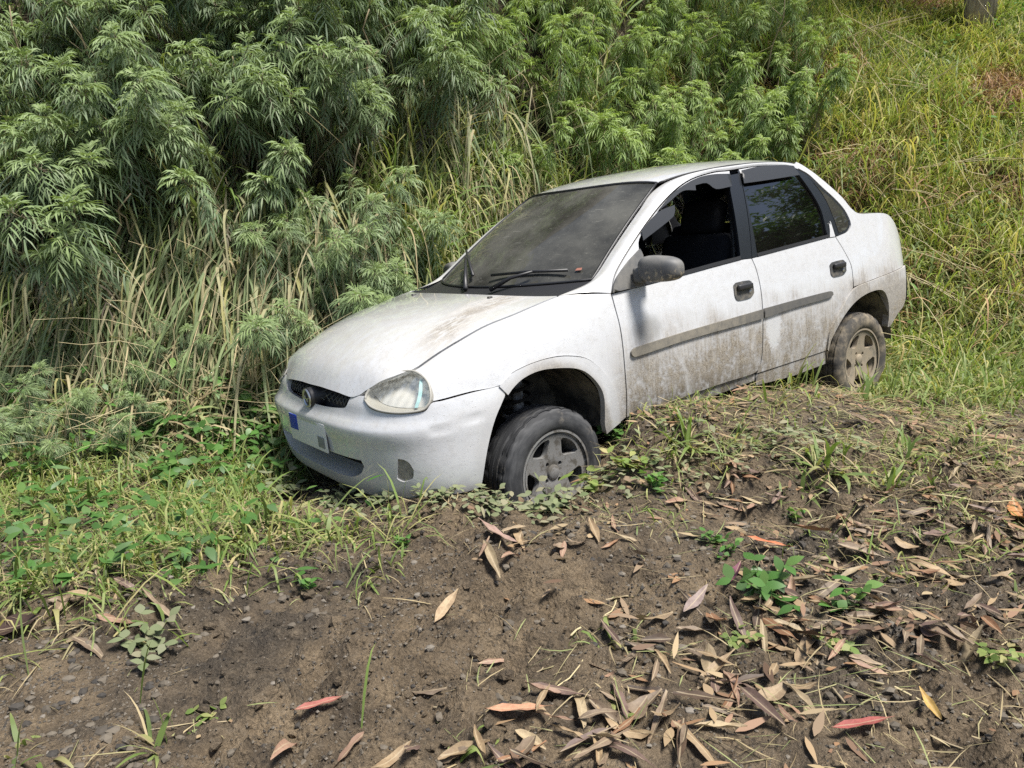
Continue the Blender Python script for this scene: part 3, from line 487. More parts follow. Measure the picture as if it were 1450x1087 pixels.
'LEAF_SILL': [(0.922,2.877),(0.744,2.979),(1.006,3.188),(0.951,2.875),(0.9,3.055),(1.014,3.182),(0.851,2.935),(0.652,2.889),(0.879,3.17),(0.925,3.115),(1.018,3.064),(0.923,3.078),(0.788,2.919),(0.899,3.067),(0.645,2.859),(0.978,3.074),(0.913,3.11),(0.728,3.107),(0.909,3.02),(0.74,2.972)],
'LEAF_WHEEL': [(0.354,2.586),(0.41,2.606),(0.163,2.526),(0.178,2.517),(-0.067,2.416),(0.027,2.599),(-0.093,2.451),(0.435,2.459),(0.379,2.711),(0.027,2.629),(-0.005,2.422),(0.226,2.557),(0.299,2.658),(0.0,2.633)],
'LEAF_EDGE': [(0.025,1.567),(0.048,1.526),(-0.526,1.563),(-0.081,1.613),(-0.281,1.559),(0.202,1.538),(-0.113,1.607),(0.2,1.575),(-0.022,1.561),(-0.233,1.572),(-0.129,1.602),(0.021,1.569),(0.044,1.616),(-0.386,1.594)],
'LEAF_LEFT': [(-1.531,2.258),(-1.548,2.212),(-1.396,2.23),(-1.203,1.987),(-1.278,2.023),(-1.32,2.229),(-1.402,2.219),(-1.263,2.263),(-1.121,2.14),(-1.101,2.189),(-1.239,2.292),(-1.364,2.3),(-1.356,2.352),(-1.178,2.112)],
'LEAF_LOOSE': [(0.962,2.197),(0.26,1.56),(0.063,1.712),(-0.223,1.843),(-0.039,2.023),(0.133,1.621),(0.851,1.935),(0.771,2.017)],
'TUFT': [(-0.431,2.429,0.16),(0.305,2.086,0.22),(-0.849,1.651,0.2),(-1.169,1.596,0.18),(-0.117,1.594,0.2),(1.308,3.229,0.16),(1.069,2.916,0.16),(2.093,3.939,0.2),(1.574,2.595,0.16),(1.508,3.22,0.16),(0.799,3.016,0.14),(-0.788,2.735,0.2),(-1.818,2.926,0.3),(-1.324,2.559,0.26),(-1.02,2.626,0.2),(-1.539,2.261,0.26),(2.091,3.331,0.2),(2.934,4.45,0.3),(1.787,3.751,0.2),(0.647,3.163,0.16),(1.694,2.96,0.14),(-2.045,3.508,0.3),(-1.342,3.033,0.24),(0.75,3.39,0.14),(1.583,2.222,0.14),(2.358,3.824,0.18984028453110072),(1.838,3.447,0.19482691718459805),(2.071,4.382,0.17263816820333386),(1.325,3.265,0.1351346346513856),(1.313,3.117,0.23994387345483825),(1.623,3.091,0.14018118312293984),(2.092,3.27,0.1639495410258616),(1.94,4.15,0.23992020633392389),(1.747,3.237,0.1346523822007712),(2.672,4.079,0.17993922567501686),(1.234,3.043,0.17755895090322482),(2.054,3.433,0.1497167459789616),(2.443,4.123,0.23095401475132132),(1.755,3.284,0.169702754634929),(2.215,4.049,0.121390543004595),(1.275,3.235,0.17682602639928172),(2.657,4.141,0.12056501185136789),(1.312,3.806,0.20501968190807363),(2.191,3.578,0.22428433431391703),(1.561,3.069,0.22868107349877567),(2.126,3.858,0.1257519179681882),(2.604,4.509,0.20102700885803176),(1.432,3.22,0.15656714542216513),(1.59,3.982,0.17671666010447096),(1.937,3.721,0.15605348090414925),(2.821,4.209,0.1566014937774436),(1.093,3.377,0.135928684749313),(1.092,3.365,0.19508725365686747),(1.02,3.381,0.1306281284145481),(0.748,3.238,0.23570285855205209),(1.098,3.397,0.12525895546109073),(0.752,3.249,0.23568897278390372),(0.677,3.23,0.1429865591861005),(0.927,3.224,0.1300163395630136),(-0.956,2.874,0.20937674348784935),(-1.952,3.401,0.18370616353909408),(-1.453,3.287,0.21227132921450464),(-0.997,2.894,0.18101490957042154),(-0.702,2.66,0.19566492691443407),(-0.823,2.672,0.1299216770785006),(-1.007,2.75,0.2008621513553872),(-1.531,3.373,0.1814939482698475),(-0.694,2.781,0.23546703235297364),(-1.366,2.471,0.12074316098919538)],
'WEED': [(0.813,2.276,0.16),(1.033,2.151,0.13),(0.261,1.768,0.07),(0.567,2.943,0.12),(-1.061,2.028,0.12),(-0.688,2.365,0.09),(0.664,2.038,0.07),(0.928,1.996,0.09),(0.765,2.513,0.08),(-0.773,1.759,0.07),(-0.4,2.635,0.08),(0.154,2.9,0.13),(0.338,3.056,0.14),(0.486,3.082,0.14),(-0.296,2.922,0.1),(-0.097,2.874,0.1),(-0.521,3.001,0.1),(-0.777,3.153,0.1),(0.726,2.605,0.09),(1.293,1.847,0.08),(0.484,3.522,0.12),(-1.377,3.819,0.18),(-1.717,3.767,0.2),(-1.722,4.178,0.22),(-1.577,4.342,0.2),(-2.151,3.923,0.2),(-2.381,3.731,0.2),(-1.095,3.495,0.14),(1.08,2.813,0.09)],
'STEM': [(0.542,1.929,-0.7),(1.276,2.898,0.35),(0.803,2.605,0.15),(1.436,2.399,-0.45),(0.948,1.839,-0.9),(1.801,2.852,-0.3),(0.757,1.989,0.9),(0.974,1.668,-0.75),(0.258,2.245,1.0),(0.065,1.801,1.1),(-0.887,1.818,-0.5),(-0.614,2.435,0.5),(0.784,3.23,0.1),(0.409,2.355,0.2),(1.041,2.486,0.95),(1.153,1.653,-0.7),(0.496,2.092,0.6),(-0.302,2.235,-0.2),(-1.092,1.781,-0.4),(-0.049,1.911,0.6),(0.926,2.956,-0.2)],
'CANE': [(-2.8,5.806,1.1,0.05),(-2.539,5.528,0.9,-0.25),(-1.907,5.487,0.8,0.2),(-1.07,5.991,0.9,0.1),(-3.247,5.572,1.0,0.12),(-0.492,6.766,0.9,-0.15),(-1.186,5.424,0.6,0.35),(-2.136,4.95,0.7,-0.4),(-2.602,4.885,0.7,0.5),(2.555,8.496,1.0,0.1),(0.987,7.878,0.9,-0.3)],
'LEAFY': [(-1.736,4.341,0.2950264516450873),(-1.638,4.49,0.42877574242616057),(-1.457,4.351,0.4837557099675919),(-3.149,5.34,0.3727765222392274),(-2.785,5.258,0.43640625218456197),(-3.307,5.258,0.4033177272394028),(-2.513,5.297,0.36599804353317733),(-1.52,4.442,0.38239156302468325),(-1.787,4.513,0.412359480607225),(-1.883,4.303,0.2863544217574305),(-2.737,4.999,0.34723610241608055),(0.745,7.419,0.4423739577809991),(0.957,7.539,0.3367870373508162),(0.461,7.013,0.3840927848555783),(1.221,7.766,0.3364791541191031),(-1.37,4.175,0.35867476121660974),(-1.513,4.131,0.42311960725176),(-1.94,4.138,0.44361352328476283)],
'BROAD': [(0.701,8.174)],
'HERO': {'red_left':(-0.495,1.774,0.62),'tan_curled':(-0.209,2.243,1.25),'pink_wheel':(-0.056,2.601,-0.55),'orange':(0.899,2.527,-0.06),'red_right':(0.832,1.616,-0.08),'yellow':(1.013,1.664,1.5),'heart':(0.675,1.786,0.55),'brown_left':(-1.49,2.092,0.1),'orange_edge':(1.906,2.734,1.4),'pink_heap':(0.018,1.706,-0.1),'purple':(0.741,2.375,1.0),'long_tan':(0.577,2.223,0.9)},
}
PLACES = P

# ------------------------------------------------------------------ plants on the bank
SHR = [make_shrub(M['mug'], 7, .95), make_shrub(M['mug'], 5, 1.1, (.14, .23), 40), make_shrub(M['mug'], 8, .8, (.11, .17)), make_shrub(M['mugb'], 7, .95), make_shrub(M['mugb'], 6, 1.05, (.12, .20), 40), make_shrub(M['mugb'], 8, .8, (.10, .16), 48)]
TUS = {'grey': [make_tussock('greyblade', 120, (.4, .95), (.009, .018), (.3, 1.2), (.8, 1.7)), make_tussock('greyblade', 100, (.5, 1.1), (.009, .017), (.3, 1.1), (.9, 1.8))],
       'mid': [make_tussock('tall', 120, (.5, 1.15)), make_tussock('tall', 100, (.6, 1.3), (.011, .021)), make_tussock('tall', 140, (.4, .95))],
       'dry': [make_tussock('straw', 130, (.5, 1.05), (.009, .016), (.5, 1.3), (.7, 1.6)), make_tussock('straw', 110, (.6, 1.2), (.009, .017), (.4, 1.2), (.8, 1.7))],
       'hill': [make_tussock('hill', 120, (.25, .6), (.005, .010), (.6, 1.4), (.3, 1.0), .16), make_tussock('rust', 110, (.2, .5), (.004, .009), (.2, 1.1), (.3, 1.0), .18), make_tussock('green', 110, (.25, .55), (.006, .012), (.6, 1.4), (.3, 1.0), .15)]}
def TAGB(n_, me_, par): return tag(link(n_, me_, par), kind='stuff')
CUR = [make_curtain('straw', 95, (.6, 1.15), (.008, .015)), make_curtain('greyblade', 90, (.6, 1.2)), make_curtain('greyblade', 100, (.7, 1.3), (.010, .019)), make_curtain('tall', 90, (.5, 1.0))]
used = set()
def spawn(proto, x, y, s, label, cat_, group, tilt=(0, 0), rz=None):
    if proto.name not in used: used.add(proto.name); o = proto
    else: o = copy_tree(proto)
    place(o, x, y, random.uniform(0, 6.28) if rz is None else rz, s, .03); 
    if tilt != (0, 0):
        o.rotation_mode = 'QUATERNION'; o.rotation_quaternion = Matrix.Rotation(tilt[0], 4, 'X').to_quaternion() @ Matrix.Rotation(tilt[1], 4, 'Y').to_quaternion() @ Matrix.Rotation(random.uniform(0, 6.28), 4, 'Z').to_quaternion()
    return tag(o, label, cat_, group)
def pick(l): return random.choice(l)
for x, y, s in PLACES['MUG_TOP']: spawn(pick(SHR[:3]), x, y, s, 'grey-green feathery shrub in the top left mass', 'shrub', 'grey-green shrubs at the top left', (random.uniform(.05, .45), random.uniform(-.2, .2)))
for x, y, s in PLACES['MUG_HOOD']: spawn(pick(SHR[:3]), x, y, s*.75, 'grey-green feathery shrub overhanging the white hood', 'shrub', 'shrubs overhanging the hood', (random.uniform(.25, .6), random.uniform(-.15, .25)))
for x, y, s in PLACES['MUG_LOW']: spawn(pick(SHR[:3]), x, y, s*.42, 'small feathery shrub low on the left bank', 'shrub', 'small shrubs low on the left bank', (random.uniform(.3, .8), random.uniform(-.3, .3)))
for x, y, s in PLACES['MUG_BRIGHT']: spawn(pick(SHR[3:]), x, y, s, 'bright green feathery shrub behind the car roof', 'shrub', 'bright green shrubs behind the car', (random.uniform(.0, .4), random.uniform(-.2, .2)))
for x, y, s in PLACES['TALL_MID']: spawn(pick(TUS['mid']), x, y, s, 'arching green-yellow grass tussock behind the windshield', 'grass tussock', 'tall grass behind the windshield', (random.uniform(.0, .45), random.uniform(-.25, .25)))
for x, y, s in PLACES['TALL_DRY']: spawn(pick(TUS['dry'] if random.random() < .35 else TUS['grey']), x, y, s, 'drooping grey-green and straw grass tussock left of the car', 'grass tussock', 'dry hanging grass left of the car', (random.uniform(.3, .85), random.uniform(-.2, .2)))
for x, y, s in PLACES['CURTAIN']: spawn(pick(CUR), x, y, s, 'curtain of long grass blades hanging down the bank', 'grass tussock', 'grass curtains hanging on the bank', rz=random.uniform(-.35, .35))
for x, y, s in PLACES['TALL_LEFT']: spawn(pick(TUS['grey']), x, y, s*.75, 'long dull green grass tussock at the left edge', 'grass tussock', 'long grass at the left edge', (random.uniform(.2, .7), random.uniform(-.25, .25)))
for x, y, s in PLACES['TALL_BACK']: spawn(pick(TUS['mid']), x, y, s, 'tall grass tussock among the upper shrubs', 'grass tussock', 'grass among the upper shrubs', (random.uniform(.0, .3), random.uniform(-.2, .2)))
for x, y, s in PLACES['TALL_HILL']: spawn(pick(TUS['hill']), x, y, s*1.5, 'low grass tussock on the right hillside', 'grass tussock', 'tussocks on the right hillside', (random.uniform(.0, .4), random.uniform(-.3, .3)))

# ------------------------------------------------------------------ uncounted grass and undergrowth
def scatter(n, x0, x1, y0, y1, keep):
    x = U(x0, x1, n); y = U(y0, y1, n); m = keep(x, y); x, y = x[m], y[m]; return np.c_[x, y, ground(x, y)]
def stuff(name, label, cat_, parts, mat): return tag(link(name, strip_mesh(name, parts, M[mat])), label, cat_, kind='stuff')
bank_d = lambda x, y: y - toe(x)
# dead matted undergrowth over the whole bank
b = scatter(52000, -5.5, 4.2, 4.0, 9.5, lambda x, y: (bank_d(x, y) > -.1) & (rng.random(len(x)) < np.clip(1.3 - x*.25, 0, 1)))
stuff('undergrowth', 'dark matted dead undergrowth covering the bank', 'undergrowth', [grass_parts(b, (.12, .45), (.006, .016), (.0, 1.2), (.3, 1.2), 3)], 'thatch')
# low leafy creeper in the shade
b = scatter(5200, -5, 3.2, 3.9, 8.2, lambda x, y: (bank_d(x, y) > -.25)); n = len(b); b[:, 2] += U(.02, .30, n)
stuff('creeper', 'dark green broad-leaved creeper in the shade of the bank', 'creeper', [oval_parts(b, dirs(U(0, 6.28, n), U(-.6, .6, n)), U(.04, .10, n), U(.022, .05, n))], 'weed')
# right hillside
hk = lambda x, y: (bank_d(x, y) > -.45) & (x > 1.4 + 0*y)
b = scatter(230000, 1.4, 10, 5.0, 12.5, lambda x, y: hk(x, y) & (rng.random(len(x)) < np.clip(1.25 - (y - 5)*.07, .25, 1)) & (x < y*.75 + 1.5))
clump = fbm(b[:, 0]*1.6, b[:, 1]*1.6, 31, 3); rust = (clump > .10); fresh = (clump < -.06) | ((b[:, 1] < 6.4) & (rng.random(len(b)) < .55))
stuff('hillside_grass', 'yellow-green grass covering the hillside right of the car', 'grass', [grass_parts(b[~rust & ~fresh], (.22, .62), (.007, .015), (.4, 1.4), (.3, 1.1), 3)], 'hill')
stuff('withered_grass', 'withered brown grass patches on the right hillside', 'grass', [grass_parts(b[rust], (.15, .5), (.006, .013), (.1, 1.1), (.3, 1.1), 3)], 'rust')
stuff('lush_grass', 'lush green grass at the foot of the right hillside', 'grass', [grass_parts(b[fresh], (.18, .5), (.009, .018), (.5, 1.4), (.3, 1.1), 3)], 'green')
b = scatter(3400, 1.8, 8, 5.2, 10, lambda x, y: hk(x, y) & (vnoise(x*1.3, y*1.3, 77) > .55)); n = len(b); b[:, 2] += U(.03, .22, n)
stuff('hillside_weeds', 'patches of broad green weeds in the right hillside grass', 'weeds', [oval_parts(b, dirs(U(0, 6.28, n), U(-.3, .7, n)), U(.05, .11, n), U(.025, .05, n))], 'weed')
# verge at the lower left and by the rear wheel
vk = lambda x, y: (y > 1.98 + .42*np.clip(x + 1.9, 0, 1.8) + .38*vnoise(x*2.4, y*2.4, 9)) & (x < -.25 + .35*vnoise(x*3, y*3, 4)) & (bank_d(x, y) < .3) & ~((x > -1.1) & (y > 2.86 + .12*(x < -.75)))
b = scatter(54000, -5, .2, 1.6, 4.7, lambda x, y: vk(x, y + rng.exponential(.16, len(x))*(bank_d(x, y) < -.6)) & (rng.random(len(x)) < .25 + .75*(vnoise(x*2.2, y*2.2, 21) > .42)))
h = len(b)//4
stuff('verge_grass', 'short green grass on the verge at the lower left', 'grass', [grass_parts(b[:2*h], (.10, .44), (.005, .012), (.4, 1.45), (.3, 1.1), 4)], 'green')
stuff('verge_straw', 'trampled dry grass on the verge at the lower left', 'grass', [grass_parts(b[2*h:], (.08, .24), (.003, .008), (.0, .8), (.2, .9), 4)], 'straw')
b = scatter(4200, -4.5, -.3, 2.2, 4.7, lambda x, y: vk(x, y + rng.exponential(.18, len(x))*(bank_d(x, y) < -.6)) & (y > 2.1) & (vnoise(x*3, y*3, 14) > .36)); n = len(b); b[:, 2] += U(.01, .17, n)
stuff('verge_weeds', 'small broad-leaved green weeds crowding the ditch left of the bumper', 'weeds', [oval_parts(b, dirs(U(0, 6.28, n), U(-.3, .7, n)), U(.04, .10, n), U(.018, .042, n))], 'weed')
rk = lambda x, y: (y > 3.75 + 1.0*vnoise(x*2.6, y*2.6, 8) - .05*(x - 3)) & (rng.random(len(x)) < np.clip((y - 3.7)*.9, .06, 1)) & ~((x < 2.5) & (y < 4.62) & (y > 4.3 + (x - 1.7)*.45)) & (x > 1.5) & (bank_d(x, y) < .2)
b = scatter(22000, 1.5, 6, 3.5, 6.4, rk)
stuff('roadside_grass', 'green roadside grass right of the rear wheel', 'grass', [grass_parts(b, (.16, .52), (.007, .016), (.5, 1.4), (.3, 1.0), 4)], 'green')
# dusty creeping weeds along the shoulder in front of the car
b = scatter(2600, -1.3, 1.6, 2.55, 3.6, lambda x, y: (np.abs(y - (2.92 + .38*np.clip(x - .1, 0, 2))) < .20*vnoise(x*2.5, y*2.5, 12) + .03) & (rng.random(len(x)) < .8)); n = len(b); b[:, 2] += U(.0, .05, n)
stuff('shoulder_weeds', 'dusty flattened weeds along the shoulder in front of the car', 'weeds', [oval_parts(b, dirs(U(0, 6.28, n), U(-.2, .5, n)), U(.03, .07, n), U(.014, .032, n))], 'dusty')
# straw, crumbs of leaf and gravel on the bare earth
fk = lambda x, y: (y < 4.5 + .1*x) & (y > 1.35)
dens = lambda x, y: np.clip(.02 + .30*np.clip(x*.55 + .2, 0, 1) + .4*(y > 2.6) + .8*(y > 3.0)*(x > .9), 0, 1.6)*np.clip(vnoise(x*2.1, y*2.1, 41)*1.6 - .25, 0, 1)
b = scatter(34000, -2.4, 3.6, 1.35, 4.7, lambda x, y: fk(x, y) & (rng.random(len(x)) < dens(x, y))); n = len(b); b[:, 2] += U(.002, .02, n); az = U(0, 6.28, n)
stuff('straw_litter', 'scattered bits of straw on the bare earth', 'straw', [strips(b, dirs(az, U(-.08, .25, n)), unit(np.tile([0, 0, 1.], (n, 1)) + rng.normal(0, .3, (n, 3))), U(.03, .22, n), U(.0018, .005, n), U(0, .25, n), 3, curl=rng.normal(0, .15, n))], 'straw')
b = scatter(3200, -2.2, 3.4, 1.35, 4.4, lambda x, y: fk(x, y) & (rng.random(len(x)) < dens(x, y))); n = len(b); b[:, 2] += .006
stuff('leaf_crumbs', 'crumbled brown leaf fragments on the bare earth', 'leaf litter', [oval_parts(b, dirs(U(0, 6.28, n), U(-.1, .35, n)), U(.012, .045, n), U(.008, .018, n), .1, 3)], 'rust')
b = scatter(24000, -2.0, 3.8, 1.9, 4.8, lambda x, y: fk(x, y) & (x > .45) & (y > 2.35 + .3*(x < .9)) & (vnoise(x*2.4, y*2.4, 55) > .5)); h = len(b)
stuff('sparse_grass', 'sparse green grass sprouting on the shoulder right of the front wheel', 'grass', [grass_parts(b[:h//2], (.05, .24), (.003, .009), (.1, 1.3), (.2, 1.0), 3)], 'green')
b = scatter(5200, -.2, 3.6, 1.4, 4.4, lambda x, y: fk(x, y) & (rng.random(len(x)) < np.clip(.10 + .55*(x*.5 + y*.16 - .35), 0, 1)*np.clip(vnoise(x*1.9, y*1.9, 71)*2 - .5, 0, 1))); n = len(b); b[:, 2] += U(.004, .02, n)
stuff('leaf_litter', 'thin layer of older dry leaves across the right foreground', 'leaf litter', [oval_parts(b, dirs(U(0, 6.28, n), U(-.12, .30, n)), U(.05, .12, n), U(.013, .026, n), U(-.1, .25, n), 5)], 'litter')
ico = bmesh.new(); bmesh.ops.create_icosphere(ico, subdivisions=1, radius=1); iv = np.array([tuple(v.co) for v in ico.verts]); ifc = np.array([[v.index for v in f.verts] for f in ico.faces]); ico.free()
b = scatter(17000, -2.2, 3.2, 1.35, 4.2, lambda x, y: fk(x, y) & (rng.random(len(x)) < .25 + .75*(vnoise(x*3, y*3, 61) > .45))); n = len(b)
sz = ((.0025 + .013*rng.random(n)**3.6)); V = (iv[None]*(1 + rng.normal(0, .16, (n, len(iv), 1)))*sz[:, None, None]*np.stack([U(.8, 1.4, n), U(.8, 1.3, n), U(.5, .9, n)], 1)[:, None]) + b[:, None] + np.array((0, 0, .001))
fl = (ifc[None] + (np.arange(n)*len(iv))[:, None, None]).reshape(-1, 3)
tag(link('gravel', mesh_np('gravel', V.reshape(-1, 3), fl.ravel(), np.arange(len(fl))*3, np.full(len(fl), 3), M['stone'], False)), 'small gravel and clods on the bare earth', 'gravel', kind='stuff')

ov = np.array([(1, 0, 0), (-1, 0, 0), (0, 1, 0), (0, -1, 0), (0, 0, 1), (0, 0, -1.)]); of = np.array([(0, 2, 4), (2, 1, 4), (1, 3, 4), (3, 0, 4), (2, 0, 5), (1, 2, 5), (3, 1, 5), (0, 3, 5)])
b = scatter(62000, -2.2, 3.0, 1.35, 3.7, lambda x, y: fk(x, y) & (rng.random(len(x)) < (.2 + .8*(vnoise(x*4, y*4, 95) > .45))*np.clip(1.5 - (y - 1.4)*.45, .2, 1))); n = len(b)
sz = .0016 + .0045*rng.random(n)**2; V = ov[None]*(1 + rng.normal(0, .25, (n, 6, 1)))*sz[:, None, None] + b[:, None]; fl = (of[None] + (np.arange(n)*6)[:, None, None]).reshape(-1, 3)
tag(link('soil_crumbs', mesh_np('soil_crumbs', V.reshape(-1, 3), fl.ravel(), np.arange(len(fl))*3, np.full(len(fl), 3), M['stone'], False)), 'fine crumbs of soil strewn over the bare earth', 'soil', kind='stuff')
b = scatter(9000, -2.2, 2.6, 1.4, 3.9, lambda x, y: fk(x, y) & (vnoise(x*1.7 + 3, y*2.2, 91) > .42) & (rng.random(len(x)) < np.clip(vnoise(x*6, y*6, 92)*2 - .6, 0, 1))); n = len(b)
sz = (.004 + .016*rng.random(n)**3.0); V = (iv[None]*(1 + rng.normal(0, .22, (n, len(iv), 1)))*sz[:, None, None]*np.stack([U(.8, 1.5, n), U(.8, 1.4, n), U(.5, 1.0, n)], 1)[:, None]) + b[:, None]
fl = (ifc[None] + (np.arange(n)*len(iv))[:, None, None]).reshape(-1, 3)
tag(link('soil_clods', mesh_np('soil_clods', V.reshape(-1, 3), fl.ravel(), np.arange(len(fl))*3, np.full(len(fl), 3), M['soil'], False)), 'loose damp clods on the torn earth', 'clods', kind='stuff')
# ------------------------------------------------------------------ single plants in the foreground
def make_tuft(n, L, mat='green'):
    R = empty('grass_tuft'); b = np.c_[rng.normal(0, .10, n), rng.normal(0, .10, n), U(-.03, .03, n)]; TAGB('blades', strip_mesh('blades', [grass_parts(b, (.45*L, 1.15*L), (.04, .075), (.25, 1.35), (.25, .9), 6)], M[mat]), R)
    d = np.c_[rng.normal(0, .14, 9), rng.normal(0, .14, 9), np.zeros(9)]; TAGB('dry_blades', strip_mesh('dry_blades', [grass_parts(d, (.4*L, 1.0*L), (.018, .035), (.05, .8), (.2, .8), 5)], M['straw']), R); return R
TUF = [make_tuft(13, 1.), make_tuft(9, 1.), make_tuft(18, 1.)]
tl = ['flat-lying green grass sprig on bare earth below the bumper', 'upright yellow-green grass sprig right of the curled tan leaf', 'green grass sprig in the bottom left foreground', 'green grass blades at the bottom left corner', 'pale green grass tuft at the bottom edge left of the leaf heap', 'grass tuft in the litter below the rear wheel', 'grass tuft in the litter below the door sill', 'bright grass tuft on the shoulder below the rear bumper', 'grass sprig among brown leaves at the right edge', 'grass tuft on the dark mound below the rear door', 'small grass sprig right of the front wheel', 'grass tuft below the bumper fog lamp', 'broad-bladed grass clump on the verge at lower left', 'grass clump on the verge nearest the bare earth', 'grass sprig left of the bumper shade', 'yellowish grass clump at the left edge above the leaves', 'grass tuft at the right above the leaf litter', 'long grass tuft at the right edge of the picture', 'grass tuft right below the rear tyre', 'grass sprig right behind the front tyre', 'thin grass sprig left of the orange leaf edge', 'tall grass clump deep in the left ditch', 'grass clump in the ditch left of the bumper', 'thin grass sprig against the door sill', 'grass blade sprig at the right edge on the path']
for i, (x, y, s) in enumerate(PLACES['TUFT']): spawn(TUF[i % 3], x, y, s*(1.15 if i < len(tl) else 1.4), tl[i] if i < len(tl) else ('small grass tuft on the right shoulder' if x > .3 else 'small grass tuft on the left verge'), 'grass tuft', 'grass tufts in the foreground', (random.uniform(-.25, .3), random.uniform(-.3, .3)))
def make_weed(n, L, mat):
    R = empty('leafy_weed'); st = []; parts = []
    for k in range(n):
        az = 2*math.pi*k/n + random.uniform(-.4, .4); c = stemcurve(random.uniform(.5, 1.), random.uniform(.3, .9), az, 6, .03); st.append(tube(c, np.linspace(.016, .007, 6), 5, cap=False))
        t = np.repeat(np.arange(1, 6), 2); m = len(t); a = np.arange(m)*1.57*1.0 + (np.arange(m) % 2)*math.pi + az; parts.append(oval_parts(c[t], dirs(a, U(-.1, .7, m)), U(.3, .48, m)*L, U(.17, .26, m)*L, .25, 5))
    mk('stems', *join(*st), M['stem'], R); TAGB('leaves', strip_mesh('leaves', parts, M[mat]), R); return R
WEE = [make_weed(5, 1., 'weed'), make_weed(3, 1.1, 'weed'), make_weed(5, 1., 'dusty'), make_weed(4, 1.1, 'green')]
wlab = ['patch of small bright green weeds right of the leaf heap', 'broad green leaf plant on the path right of the weed patch', 'tiny bright yellow-green seedling in the leaf heap', 'leafy green weed right of the front wheel hub', 'pale green seedling on dark earth at the left', 'two-leaved seedling on dark earth below the bumper', 'tiny seedling at the right edge of the leaf heap', 'small green weed on the path below the broad leaf', 'small weed left of the orange leaf', 'tiny yellow-green seedling at the bottom left', 'small weed above the curled tan leaf', 'dusty weed just below the front tyre', 'light green weed covering the lower right of the front rim', 'light green weed right of the front tyre', 'dusty weed under the bumper near the fog lamp', 'small dusty weed below the bumper corner', 'dusty weed under the middle of the bumper', 'dusty weed under the bumper below the plate', 'small weed below the dark mound', 'small weed at the right edge of the path', 'green weed beside the muddy door bottom', 'leafy weed left of the bumper in the ditch', 'leafy weed in the left ditch grass', 'broad-leaved weed deep in the shade left of the car', 'broad-leaved weed beside the number plate', 'leafy weed under the small shrubs at left', 'leafy weed at the far left of the ditch', 'leafy weed just left of the bumper corner', 'small weed in the leaf litter below the mound']
for i, (x, y, s) in enumerate(PLACES['WEED']): spawn(WEE[[0, 1, 3, 1, 2, 1, 3, 3, 1, 3, 1, 2, 3, 3, 2, 2, 2, 2, 1, 3, 0, 0, 0, 0, 0, 0, 0, 2, 1][i]], x, y, s, wlab[i], 'weed', 'small weeds in the foreground', (random.uniform(-.2, .3), random.uniform(-.2, .2)))
cl = ['tallest bare cane rising to the top left edge', 'bare cane leaning left among the top left shrubs', 'bare cane left of the hanging dry grass', 'bare cane in the dark gap between shrubs and tall grass', 'bare cane near the far left edge', 'bare cane in the grass at the top centre', 'short bare cane right above the hood shrub', 'cane leaning left low on the left bank', 'cane leaning right low on the left bank', 'bare cane among the bright shrubs above the car roof', 'bare cane leaning behind the windshield top']
for i, (x, y, h, ln) in enumerate(PLACES['CANE']):
    c = stemcurve(h, 0, 0, 9, .02); c[:, 0] += ln*np.linspace(0, 1, 9)*h; c[:, 1] -= .35*h*np.linspace(0, 1, 9); o = mk('bare_cane', *join(tube(c, np.linspace(.010, .004, 9), 6), tube([c[5], c[5] + (.10*h, -.05, .10*h)], [.005, .002], 5), tube([c[6], c[6] + (-.12*h, .0, .09*h)], [.004, .002], 5)), M['twig']); o.location = (x, y, float(ground(x, y)[0]) - .03); tag(o, cl[i], 'cane', 'bare canes on the bank')
for i, (x, y, s) in enumerate(PLACES['LEAFY']): spawn(WEE[0], x, y, s*.5, 'dark broad-leaved plant in the shade of the left bank', 'plant', 'broad-leaved plants in the shade', (random.uniform(.1, .5), random.uniform(-.3, .3)))
(x, y), = PLACES['BROAD']; spawn(make_weed(3, 1.0, 'dusty'), x, y, .42, 'broad grey-leaved plant at the top centre above the windshield', 'plant', None, (.2, 0))
# dry stems lying about
def make_stem(L, k):
    R = empty('dry_stem'); c = np.c_[np.linspace(-L/2, L/2, 9), np.cumsum(rng.normal(0, .012, 9)), np.abs(np.cumsum(rng.normal(0, .004, 9))) + .006]; mk('stalk', *tube(c, np.linspace(.0038, .0018, 9), 5), M['straw_stem' if k else 'twig'], R)
    m = 5; ix = rng.integers(2, 8, m); TAGB('dry_leaves', strip_mesh('dry_leaves', [strips(c[ix], dirs(U(-.6, .6, m), U(0, .4, m)), np.tile([0, 0, 1.], (m, 1)), U(.05, .12, m), U(.004, .008, m), .2, 4)], M['straw']), R); return R
STE = [make_stem(.55, 1), make_stem(.38, 0), make_stem(.30, 1)]
for i, (x, y, a) in enumerate(PLACES['STEM']):
    spawn(STE[i % 3], x, y, 1., ['long straw-coloured stem lying on the ground', 'dry brown twig lying on the bare earth', 'short straw stem lying on the bare earth'][i % 3], 'stem', 'dry stems on the ground', rz=a)
    STE[i % 3].location.z += 0
